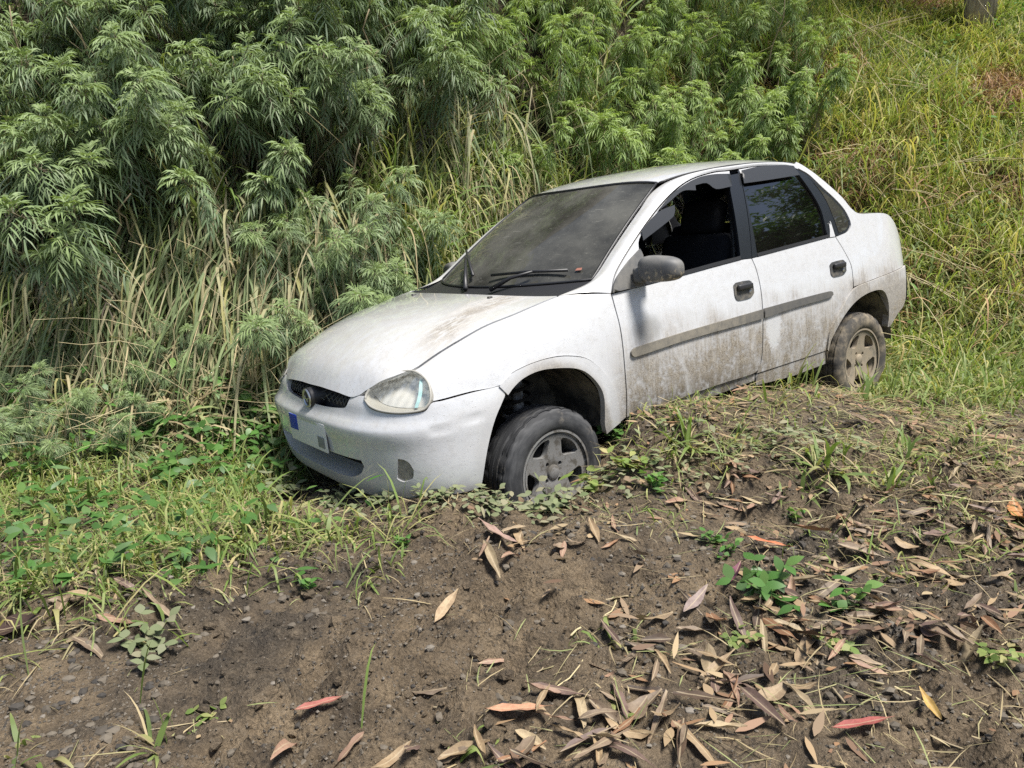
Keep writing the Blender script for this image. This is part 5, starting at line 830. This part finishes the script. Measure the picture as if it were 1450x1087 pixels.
# right front door: its window is shut
P, T = panel_geo([(-.66,.90),(-.655,1.06),(-.84,1.22),(-1.04,1.32),(-1.16,1.35),(-1.324,1.368),(-1.45,1.365),(-1.415,1.296),(-1.377,1.124),(-1.34,.93)], [], sidemap, .04, .004, -.012, YP); P[:, 1] *= -1
mk('window_glass', P, [f[::-1] for f in T], M['tint'], FDO[1])
sub('side_moulding', [(-.471,.597),(-.485,.612),(-.513,.619),(-.88,.637),(-1.452,.654),(-1.449,.606),(-.875,.596),(-.49,.577)], 'moulding', FDO, off=.011, thick=.014, res=.02)
sub('side_moulding', [(-1.466,.656),(-1.757,.662),(-2.086,.664),(-2.112,.655),(-2.114,.640),(-2.082,.629),(-1.753,.622),(-1.462,.608)], 'moulding', RDO, off=.011, thick=.014, res=.02)
for own, hp in ((FDO, [(-1.247,.806),(-1.268,.818),(-1.376,.817),(-1.401,.795),(-1.403,.75),(-1.37,.728),(-1.266,.727),(-1.246,.75)]), (RDO, [(-2.122,.808),(-2.15,.822),(-2.268,.824),(-2.294,.804),(-2.288,.757),(-2.252,.739),(-2.147,.738),(-2.121,.757)])):
    h = sub('door_handle', hp, 'plastic', own, off=.004, res=.02)
    cx_ = np.mean([p[0] for p in hp]); cz_ = np.mean([p[1] for p in hp])
    for s in (1, -1):
        k = 0 if s > 0 else 1
        v1 = rbox((cx_, s*(float(side_y(cx_, cz_)) + .013), cz_ + .018), (.115, .02, .030), .008); v2 = rbox((cx_ - .048, s*(float(side_y(cx_, cz_)) + .007), cz_ - .016), (.018, .006, .018), .006)
        mk('handle_flap', *v1, M['black'], own[k]); mk('lock_cylinder', *v2, M['silver'], own[k])
# sills
sub('sill_cover', [(-.445,.292),(-.60,.288),(-.765,.300),(-.914,.308),(-1.395,.315),(-1.399,.274),(-.949,.258),(-.748,.262),(-.46,.262)], 'paint', FDO, off=-.010)
sub('sill_cover', [(-1.404,.308),(-1.703,.311),(-2.056,.316),(-2.070,.238),(-1.74,.231),(-1.410,.246)], 'bumper', RDO, off=-.004, thick=.05)
sub('frame_lining', ff, 'seat', FDO, off=-.022, thick=0, res=.03)
sub('quarter_lining', [p for p in qp if p[1] > .9 and p[0] > -2.6], 'seat', QUA, off=-.02, thick=0, res=.04)
# dark structure behind the outer skin
sidepanel('inner_frame', [(-.40,.27),(-.40,.87),(-1.47,.925),(-2.2,.95),(-2.2,.60),(-2.02,.33),(-2.0,.25),(-1.0,.25)], 'dark', off=-.035, thick=.0, res=.06)
sidepanel('inner_pillar', [(-1.40,.90),(-1.43,1.12),(-1.47,1.37),(-1.52,1.37),(-1.47,1.12),(-1.46,.90)], 'seat', off=-.03, thick=.04, res=.05)
# roof rail + A pillar strip: between the windscreen / roof edge and the door seam
Bc = [(-.419,.881),(-.457,.951),(-.521,1.011),(-.641,1.1),(-.752,1.174),(-.878,1.249),(-1.027,1.32),(-1.169,1.364),(-1.336,1.387),(-1.463,1.39),(-1.717,1.401),(-1.923,1.394),(-2.011,1.381),(-2.068,1.366)]
def re_(x): return (x, float(Rw(x)) + .006, float(roof_z(x, Rw(x))) - .004)
WSB, WST = np.array((-.394,.663,.946)), np.array((-.985,.541,1.345))
wl_ = lambda t: tuple(WSB*(1-t) + WST*t + np.array((0, .004, .012))*math.sin(math.pi*t))
Ac = [(-.165,.679,.9015),(-.335,.672,.930), wl_(.04), wl_(.27), wl_(.48), wl_(.70), wl_(.92), re_(-1.08), re_(-1.30), re_(-1.46), re_(-1.72), re_(-1.93), re_(-2.03), re_(-2.09)]
def dense(pts, k=5):
    P_ = np.array(pts, float); s = np.r_[0, np.cumsum(np.linalg.norm(np.diff(P_, axis=0), axis=1))]; q = np.concatenate([np.linspace(i, i+1, k, endpoint=False) for i in range(len(P_)-1)] + [[len(P_)-1]])
    return np.stack([spl(np.arange(len(P_)), P_[:, c])(q) for c in range(P_.shape[1])], 1)
A_, Bd = dense(Ac), dense(Bc); Bp = np.c_[Bd[:, 0], side_y(Bd[:, 0], Bd[:, 1]), Bd[:, 1]]
rows = []
for t in np.linspace(0, 1, 9):
    w = A_*(1-t) + Bp*t; bul = .018*math.sin(math.pi*t)
    rows.append([tuple(p + np.array((.25, .75, .6))*bul) for p in w])
V, F = loft(rows); RAIL = both('roof_rail', np.array(V), F, M['paint'], CAR)
both('pillar_lining', np.array(V)*np.array((1, .962, 1)) - np.array((.012, 0, .022)), F, M['seat'], RAIL[0], True, RAIL[1])
# roof
xf = lambda y: -.872 - .115*abs(y/.54)**2
ys = np.linspace(-1, 1, 33); rows = []
for u in np.linspace(0, 1, 28):
    r = []
    for s in ys:
        y0 = s*.553; x = xf(y0)*(1-u) + (-2.13 + .05*(1 - s*s)*-1)*u; y = s*float(Rw(x)); r.append((x, y, float(roof_z(x, y))))
    rows.append(r)
V, F = loft(rows); ROOF = mk('roof', V, F, M['paint'], CAR)
for s in (1, -1):
    L = [(x, s*(float(Rw(x)) + .002), float(roof_z(x, Rw(x))) + .002) for x in np.linspace(-.985, -2.12, 30)]
    mk('roof_channel_trim', *tube(L, .0055, 5), M['black'], ROOF)
# windscreen
rows = []; srows = []
for t in np.linspace(0, 1, 14):
    r = []
    for s in np.linspace(-1, 1, 25):
        b = np.array((-.394 + .215*(1 - abs(s)**2.2), .657*s, .946 - .012*(1 - s*s))); y1 = .536*s; tp = np.array((xf(y1), y1, float(roof_z(xf(y1), y1)) - .004))
        p = b*(1-t) + tp*t + np.array((.018, 0, .022))*math.sin(math.pi*t)*(1 - .6*s*s); r.append(tuple(p))
    rows.append(r)
V, F = loft(rows); WS = mk('windshield', V, F, M['windshield'], CAR)
seal = rows[0] + [r[-1] for r in rows[1:]] + rows[-1][::-1][1:] + [r[0] for r in rows[::-1][1:]]
mk('windshield_seal', *tube([np.array(p) + (.001, 0, .001) for p in seal], .0075, 5), M['black'], WS)
sp_ = lambda a, b: np.array(rows[1][22])*(1-a)*(1-b) + np.array(rows[1][23])*a*(1-b) + np.array(rows[2][22])*(1-a)*b + np.array(rows[2][23])*a*b
stick = [sp_(.85, .1), sp_(.35, .1), sp_(.4, .38), sp_(.8, .38)]
mk('sticker', [tuple(p + np.array((.006, .001, .008))) for p in stick], [(0, 1, 2, 3)], M['orange'], WS)
# cowl
CE = [(-.165,.672),(-.14,.60),(-.10,.45),(-.065,.25),(-.05,0)]
ce = lambda s: float(np.interp(abs(s), [0,.25,.45,.60,.672], [-.05,-.065,-.10,-.14,-.165]))
r0 = [(ce(s*.672) - .004, s*.672, float(hood_z(ce(s*.672), s*.66)) - .012) for s in np.linspace(-1, 1, 25)]; r1 = [tuple(np.array(p) + (.01, 0, -.006)) for p in rows[0]]
mid = [tuple((np.array(a) + np.array(b))/2 + (0, 0, -.012)) for a, b in zip(r0, r1)]
V, F = loft([r1, mid, r0]); mk('cowl_panel', V, F, M['black'], CAR)
for y0, j0, j1, j2 in ((.20, 19, 14, 22), (-.02, 6, 1, 11)):
    W_ = empty('wiper', CAR); p0 = np.array((-.135, y0, float(hood_z(-.12, y0)) + .012)); up_ = np.array((.024, 0, .024)); k_ = 1 if j0 > 12 else 3
    p1 = np.array(rows[k_][j0]) + up_; q0 = np.array(rows[1][j1]) + up_*.7; q1 = np.array(rows[1 if j0 > 12 else 4][j2 if j0 > 12 else j1]) + up_*.7; q0 = np.array(rows[1][j1 if j0 > 12 else j2]) + up_*.7
    mk('wiper_arm', *tube([p0, (p0 + p1)/2 + (0, 0, .014), p1], [.013, .009, .006], 6), M['black'], W_); mk('wiper_blade', *tube([q0, (q0+q1)/2 + (.004, 0, .006), q1], .0075, 5), M['black'], W_)
# hood
hx = [.551,.60,.64,.675,.70,.712]; left = [(x, float(Yseam(x)) - .006) for x in (-.165,-.072,.074,.231,.346,.439,.502)] + [(x, float(Yseam(x)) - .008) for x in hx]
hp = left + [(.735,.36),(.752,.22),(.758,.10),(.760,0)]
hp = hp + [(x, -y) for x, y in hp[::-1][1:]]; hp += [(-.14,-.60),(-.10,-.45),(-.065,-.25),(-.05,0),(-.065,.25),(-.10,.45),(-.14,.60)]
P, T = panel_geo(hp, [], hoodmap, .03, .016, .001, ZP); HOOD = mk('hood', P, T, M['paint'], CAR)
for s in (1, -1):
    x, y = -.02, .36*s; mk('washer_nozzle', *rbox((x, y, float(hood_z(x, y)) + .004), (.022, .018, .012), .004), M['plastic'], HOOD)
# front bumper on the nose surface
LAMP = [(.418,.597),(.411,.617),(.428,.638),(.477,.666),(.573,.687),(.723,.698),(.856,.698),(.979,.678),(1.051,.65),(1.083,.611),(1.080,.585),(1.034,.564),(.925,.557),(.767,.556),(.61,.562),(.498,.575)]
lb = [(.0,.536),(.125,.544),(.232,.556),(.252,.578),(.262,.603),(.30,.607),(.40,.610),(.402,.597),(.49,.568),(.61,.555),(.767,.549),(.93,.550),(1.045,.557),(1.098,.583),(1.184,.586),(1.409,.595),(1.556,.595),(1.566,.552),(1.505,.391),(1.474,.303),(1.45,.223),(1.43,.195),(1.36,.188),(1.03,.192),(.5,.184),(0,.178)]
bp = lb + [(-a, b) for a, b in lb[::-1][1:-1]]
FOG = [(.785,.372),(.84,.368),(.887,.352),(.914,.321),(.894,.289),(.84,.275),(.788,.272),(.735,.285)]
INT = [(.40,.350),(.418,.324),(.361,.287),(.225,.254),(.0,.246)]; INT = INT + [(-a, b) for a, b in INT[::-1][1:]]
P, T = panel_geo(bp, [FOG, [(-a, b) for a, b in FOG[::-1]], INT], nosemap, .017, .02, 0, RAD, su=.7)
BUM = mk('front_bumper', P, T, M['paint'], CAR)
def nosepiece(name, poly, mat, parents, off, thick=.004, res=.015, mirror=True):
    P_, T_ = panel_geo(poly, [], nosemap, res, thick, off, RAD, su=.7); o = [mk(name, P_, T_, M[mat], parents[0])]
    if mirror:
        Q = P_.copy(); Q[:, 1] *= -1; o.append(mk(name, Q, [f[::-1] for f in T_], M[mat], parents[1]))
    return o
nosepiece('fog_light', FOG, 'foglens', (BUM, BUM), -.008); nosepiece('fog_light_bowl', [(a, b) for a, b in FOG], 'plastic', (BUM, BUM), -.04)
# intake: body-coloured floor and sides, dark back
r_out = []; r_in = []
for a, b in resample(INT, .02):
    p = nosemap(np.array([a]), np.array([b]))[0]; r_out.append(tuple(p - np.array((.004, 0, 0)))); q = p*np.array((1, .93, 1)) - np.array((.10, 0, -.02 if b < .33 else .01)); r_in.append(tuple(q))
V, F = loft([r_out, r_in], True); mk('intake_duct', V, F, M['paint'], BUM); mk('intake_back', r_in, [tuple(range(len(r_in)))], M['dark'], BUM, smooth=False)
# grille: black backing, crossing bars, round badge
g_up = [(.0,.612),(.20,.612),(.262,.606),(.252,.578),(.235,.556),(.125,.544),(0,.534)]; GR = g_up + [(-a, b) for a, b in g_up[::-1][1:-1]]
GRO = nosepiece('grille', GR, 'black', (CAR, CAR), -.045, mirror=False)[0]
bars = []
for k in range(-16, 17):
    for sl in (1, -1):
        L = []
        for t in np.linspace(-.06, .06, 7):
            a = k*.032 + sl*t*1.1; b = .573 + t
            if inpoly(np.array([(a, b)]), GR)[0]: L.append(nosemap(np.array([a]), np.array([b]))[0] - np.array((.022, 0, 0)))
        if len(L) > 1: bars.append(tube(L, .0032, 4))
mk('grille_bars', *join(*bars), M['plastic'], GRO)
ex = float(nose(0, .556)[0]); V, F = lathe([(.001, .012), (.040, .012), (.046, .004), (.050, -.03), (.075, -.08)], 32); rotm = np.array([[0, 1, 0], [1, 0, 0], [0, 0, 1.]])
BAD = mk('badge', [tuple(rotm @ np.array(p) + np.array((ex + .012, 0, .560))) for p in V], [f[::-1] for f in F], M['black'], CAR)
V, F = lathe([(.033, .0), (.036, .006), (.041, .006), (.044, .0)], 32); mk('badge_ring', [tuple(rotm @ np.array(p) + np.array((ex + .024, 0, .560))) for p in V], [f[::-1] for f in F], M['silver'], BAD)
z_ = [(-.040, -.004), (.002, -.004), (.010, -.016), (.016, -.004), (.040, .004), (-.002, .004), (-.010, .016), (-.016, .004)]
V = [(ex + .026, y, .560 + z) for y, z in z_] + [(ex + .031, y*.95, .560 + z*.9) for y, z in z_]; n = len(z_)
mk('badge_bolt', V, [tuple(range(n, 2*n))] + [(i, (i+1) % n, n + (i+1) % n, n + i) for i in range(n)], M['silver'], BAD, smooth=False)
# headlamps
for s in (1, -1):
    H_ = empty('headlight', CAR); fl = (lambda Pq, Tq: (Pq, Tq)) if s > 0 else (lambda Pq, Tq: (Pq*np.array((1, -1, 1)), [f[::-1] for f in Tq]))
    P_, T_ = fl(*panel_geo(LAMP, [], nosemap, .018, .012, .004, RAD, su=.7)); mk('lens', P_, T_, M['lens'], H_)
    c = np.mean(LAMP, 0); inn = [tuple(c + (np.array(p) - c)*.95) for p in LAMP]
    P_, T_ = fl(*panel_geo(inn, [], lambda a, b: nosemap(a, b) - np.c_[.05 + .035*np.exp(-(((a - .78)/.2)**2 + ((b - .62)/.05)**2)), .02 + 0*a, 0*a], .018, 0, 0, RAD, su=.7)); mk('reflector', P_, T_, M['chrome'], H_)
    ro = nosemap(*np.array(resample(LAMP, .02)).T); ri = nosemap(*(c + (np.array(resample(LAMP, .02)) - c)*.95).T) - np.array((.05, .02, 0)); sgn = np.array((1, s, 1))
    V, F = loft([[tuple(p*sgn) for p in ro], [tuple(p*sgn) for p in ri]], True); mk('housing', V, F, M['bezel'], H_)
    ring = nosemap(*np.array(resample(LAMP, .02)).T) + np.array((.002, .001, 0)); V, F = tube([p*sgn for p in ring] + [ring[0]*sgn], .0055, 6); mk('bezel', V, F, M['bezel'], H_)
    P_, T_ = fl(*panel_geo([(.93,.572),(.965,.572),(.985,.62),(.96,.675),(.925,.684),(.945,.62)], [], nosemap, .02, 0, -.012, RAD, su=.7)); mk('lamp_strip', P_, T_, M['lampstrip'], H_)  # pale cyan upright strip just inside the lens
# number plate (hidden lettering: left blank), a blue end band
PL = empty('number_plate', CAR); px = ex + .045
mk('plate_body', *rbox((px, 0, .408), (.006, .42, .130), .004), M['plate'], PL)
mk('plate_band', *rbox((px + .004, -.155, .434), (.004, .090, .072), .001), M['blue'], PL)
mk('plate_patch', *rbox((px + .004, .155, .385), (.003, .070, .050), .001), M['platedark'], PL)  # grey block on the lower corner of the plate
mk('plate_holder', *rbox((px - .018, 0, .408), (.03, .36, .10), .006), M['black'], PL)
# mirrors
for s in (1, -1):
    MR = empty('door_mirror', FDO[0 if s > 0 else 1])
    V = []; F = []; nu, nv = 28, 16
    for i in range(nv + 1):
        la = -math.pi/2 + math.pi*i/nv
        for j in range(nu):
            lo = 2*math.pi*j/nu; f_ = lambda v, e: math.copysign(abs(v)**e, v)
            x = f_(math.cos(la), .6)*f_(math.cos(lo), .75); y = f_(math.cos(la), .6)*f_(math.sin(lo), .55); z = f_(math.sin(la), .7)
            tap = 1 - .18*(y*.5 + .5)
            V.append((-.612 + .058*x*(1 if x > 0 else .55) - .03*y, s*(.885 + .098*y), .968 + .064*z*tap - .006*y))
    for i in range(nv):
        for j in range(nu): F.append((i*nu+j, i*nu+(j+1) % nu, (i+1)*nu+(j+1) % nu, (i+1)*nu+j))
    if s < 0: F = [f[::-1] for f in F]
    mk('mirror_shell', V, F, M['mirror'], MR)
    P_, T_ = panel_geo([(-.421,.881),(-.457,.936),(-.555,1.004),(-.651,1.055),(-.66,1.025),(-.648,.97),(-.635,.891)], [], sidemap, .025, .01, .012, YP)
    if s < 0: P_ = P_*np.array((1, -1, 1)); T_ = [f[::-1] for f in T_]
    mk('mirror_base', P_, T_, M['mirror'], MR)
    mk('mirror_stalk', *rbox((-.60, s*.785, .945), (.10, .06, .07), .015), M['mirror'], MR)
# rear bumper side wraps and rear arches, tail
rb = [(-2.056,.33),(-2.080,.434),(-2.206,.552),(-2.353,.643),(-2.623,.668),(-2.976,.686),(-3.116,.694),(-3.135,.61),(-3.10,.52),(-3.03,.45),(-2.911,.405),(-2.80,.345),(-2.765,.345),(-2.772,.425),(-2.76,.505),(-2.715,.57),(-2.648,.597),(-2.5,.597),(-2.348,.564),(-2.203,.485),(-2.084,.373),(-2.071,.314)]
RBU = sidepanel('rear_bumper_side', rb, 'bumper', off=.010, thick=.04, res=.025)
rows = []
for z in np.linspace(.46, .69, 9):
    yr = float(side_y(-3.115, z)) + .008; xr = -3.115 - .022*math.sin(math.pi*(z - .36)/.36)
    rows.append([(xr - .06*(1 - abs(s)**3.0), yr*s, z) for s in np.linspace(-1, 1, 25)])
V, F = loft(rows); mk('rear_bumper', V, [f[::-1] for f in F], M['bumper'], CAR)
rows = []
for u in np.linspace(0, 1, 12):
    z = .695 + u*.29; yr = float(side_y(-3.10, min(z, .97))) - .005; rows.append([(-3.105 - .05*(1 - abs(s)**3) + .05*u*u, yr*s, z) for s in np.linspace(-1, 1, 25)])
for u in np.linspace(0.05, 1, 14):
    x = -3.055 + u*.56; yr = float(side_y(x, 1.03)) - .012; rows.append([(x - .03*(1-u)*(1 - s*s), yr*s, 1.0 + .055*min(1, u*2.2)**.5 + .022*(1 - s*s) + .012*u) for s in np.linspace(-1, 1, 25)])
V, F = loft(rows); TR = mk('trunk_lid', V, [f[::-1] for f in F], M['paint'], CAR)
for s in (1, -1): mk('tail_light', *rbox((-3.125, s*.50, .83), (.06, .17, .20), .02), M['red'], CAR)
rows = []
for t in np.linspace(0, 1, 10):
    r = []
    for s in np.linspace(-1, 1, 21):
        a = np.array((-2.13 - .05*(1 - s*s), .548*s, float(roof_z(-2.13, .548*s)) - .004)); b = np.array((-2.51 - .09*(1 - s*s), .625*s, 1.068 + .02*(1 - s*s))); r.append(tuple(a*(1-t) + b*t + np.array((-.02, 0, .02))*math.sin(math.pi*t)))
    rows.append(r)
V, F = loft(rows); mk('rear_window', V, F, M['tint'], CAR)
# wheel-arch liners, underside, engine bay block
for cx_, rr in ((.045, .375), (-2.435, .37)):
    for s in (1, -1):
        rows = []
        for a in np.linspace(-.05, math.pi + .02, 26): rows.append([(cx_ + rr*math.cos(a), s*y, .27 + rr*.98*math.sin(a)) for y in (.765, .70, .55, .40)])
        V, F = loft(rows); L_ = mk('arch_liner', V, F, M['liner'], CAR)
        disc = [(cx_ + rr*math.cos(a), s*.40, .27 + rr*.98*math.sin(a)) for a in np.linspace(-.05, math.pi + .02, 26)]; mk('inner_wing', disc, [tuple(range(26))], M['liner'], L_, smooth=False)
mk('floor_pan', *rbox((-1.25, 0, .24), (3.4, .80, .06), .02), M['dark'], CAR); mk('floor_pan', *rbox((-1.22, 0, .245), (1.55, 1.44, .05), .02), M['dark'], CAR)
mk('engine_block', *rbox((.20, 0, .44), (.62, .76, .34), .05), M['dark'], CAR); mk('firewall', *rbox((-.36, 0, .55), (.05, 1.34, .60), .02), M['dark'], CAR)
mk('boot_floor', *rbox((-2.75, 0, .45), (.55, .78, .30), .03), M['dark'], CAR)
# suspension strut in the near front arch
for s in (1, -1):
    ST = empty('suspension_strut', CAR); mk('damper', *tube([(.03, s*.56, .20), (.0, s*.53, .66)], .028, 12), M['rim'], ST)
    hel = [(.018 + .062*math.cos(a), s*(.545 + .062*math.sin(a)), .40 + .20*a/(8*math.pi)) for a in np.linspace(0, 8*math.pi, 60)]; mk('coil_spring', *tube(hel, .008, 6), M['dark'], ST)
    mk('spring_seat', *tube([(.018, s*.545, .385), (.018, s*.545, .40)], .082, 16), M['rim'], ST)
# cabin
mk('dashboard', *rbox((-.52, 0, .83), (.36, 1.30, .22), .06, 4), M['seat'], CAR)
sw = [( -.80 + .02*math.cos(a), .36 + .18*math.cos(a), .84 + .17*math.sin(a)) for a in np.linspace(0, 2*math.pi, 33)]
SWO = mk('steering_wheel', *join(tube([(-.80 - .07*(p[2]-.84)/.17, p[1], p[2]) for p in sw], .014, 8), tube([(-.62, .36, .80), (-.79, .36, .84)], .03, 8), tube([(-.80, .19, .84), (-.80, .53, .84)], .014, 6)), M['seat'], CAR)
for s in (1, -1):
    SE = empty('front_seat', CAR); rot = Matrix.Rotation(math.radians(-18), 4, 'Y')
    mk('seat_base', *rbox((-1.10, s*.36, .47), (.50, .50, .16), .05, 4), M['seat'], SE); mk('seat_back', *rbox((-1.42, s*.36, .77), (.14, .49, .60), .06, 4, rot), M['seat'], SE); mk('headrest', *rbox((-1.535, s*.36, 1.15), (.10, .27, .19), .045, 4, rot), M['seat'], SE)
    mk('seat_belt', *tube([(-1.47, s*.60, 1.22), (-1.45, s*.63, .95), (-1.40, s*.60, .60)], .012, 4), M['plastic'], SE)
mk('rear_seat', *join(rbox((-2.05, 0, .48), (.48, 1.2, .16), .05, 4), rbox((-2.28, 0, .80), (.14, 1.2, .58), .06, 4, Matrix.Rotation(math.radians(-20), 4, 'Y'))), M['seat'], CAR)
mk('headliner', *rbox((-1.55, 0, 1.345), (.95, .96, .02), .008), M['seat'], CAR)
# wheels
TR_, RR_ = .290, .188
def wheel(loc, s, tm, rm, steer=0):
    W = empty('wheel', CAR, loc); W.rotation_euler = (0, 0, steer if s > 0 else steer)
    hw = .092
    prof = [(RR_ - .012, hw - .022), (RR_ + .006, hw - .006), (RR_ + .022, hw + .004), (RR_ + .05, hw + .008), (TR_ - .028, hw + .001), (TR_ - .010, hw - .010), (TR_ - .003, hw - .024)]
    tr = []
    for g in np.linspace(hw - .030, -hw + .030, 5): tr += [(TR_, g + .010), (TR_, g + .004), (TR_ - .007, g + .003), (TR_ - .007, g - .003), (TR_, g - .004)]
    prof = prof + tr + [(r, -a) for r, a in prof[::-1]]
    NS = 96; V, F = lathe([(r, s*a) for r, a in prof], NS); F = F if s < 0 else [f[::-1] for f in F]; V = [tuple(np.array(p)*np.array((k_, 1, k_))) for p, k_ in ((p, 1 - (.022 if (i % NS) % 4 == 0 and .030 < abs(p[1]) < .088 and math.hypot(p[0], p[2]) > TR_ - .012 else 0)) for i, p in enumerate(V))]
    ty = mk('tyre', V, F, tm, W, sharp=50)
    V1, F1 = lathe([(RR_ - .004, s*(hw - .004)), (RR_ + .006, s*(hw - .004)), (RR_ + .005, s*(hw - .010)), (RR_ - .012, s*(hw - .018)), (.166, s*(hw - .028)), (.160, s*.03), (.160, -s*.07), (.05, -s*.07)], 48)
    rim = mk('rim', V1, F1, rm, W, sharp=40)
    # five-spoke face
    outer = [(.172*math.cos(a), .172*math.sin(a)) for a in np.linspace(0, 2*math.pi, 60, endpoint=False)]; holes = []
    for k in range(5):
        c = math.radians(90 + 36 + 72*k + 8); h = []
        for r, da in ((.158, -.36), (.162, -.18), (.163, 0), (.162, .18), (.158, .36), (.145, .40), (.120, .30), (.098, .16), (.090, 0), (.098, -.16), (.120, -.30), (.145, -.40)): h.append((r*math.cos(c + da), r*math.sin(c + da)))
        holes.append(h)
    lug = []
    for k in range(4):
        c = math.radians(45 + 90*k + 8); holes.append([(.052*math.cos(c) + .0105*math.cos(a), .052*math.sin(c) + .0105*math.sin(a)) for a in np.linspace(0, 2*math.pi, 10, endpoint=False)]); lug.append(c)
    def face(u, v):
        r = np.sqrt(u*u + v*v); return np.c_[u, s*(.066 + .012*np.clip((r - .07)/.1, 0, 1)**2 - .010*np.exp(-(r/.045)**2)), v]
    P_, T_ = panel_geo(outer, holes, face, .012, .028, 0, lambda Q: np.tile([0, float(s), 0], (len(Q), 1)))
    mk('spokes', P_, T_, rm, W, sharp=45)
    mk('hub_cap', *tube([(0, s*.045, 0), (0, s*.066, 0), (0, s*.072, 0)], [.034, .034, .026], 24), rm, W)
    for k, c in enumerate(lug): mk('lug_nut', *tube([(.052*math.cos(c), s*.03, .052*math.sin(c)), (.052*math.cos(c), s*.052, .052*math.sin(c))], .0085, 6), M['rim'], W)
    mk('brake_drum', *tube([(0, -s*.05, 0), (0, s*.028, 0)], [.125, .118], 32), M['dark'], W)
    return W
wheel((0, .675, .143), 1, M['tyre'], M['rim'], math.radians(2)); wheel((0, -.675, .143), -1, M['tyre'], M['rim'], math.radians(2))
wheel((-2.447, .690, .192), 1, M['tyre_mud'], M['rim_mud']); wheel((-2.447, -.690, .192), -1, M['tyre_mud'], M['rim_mud'])
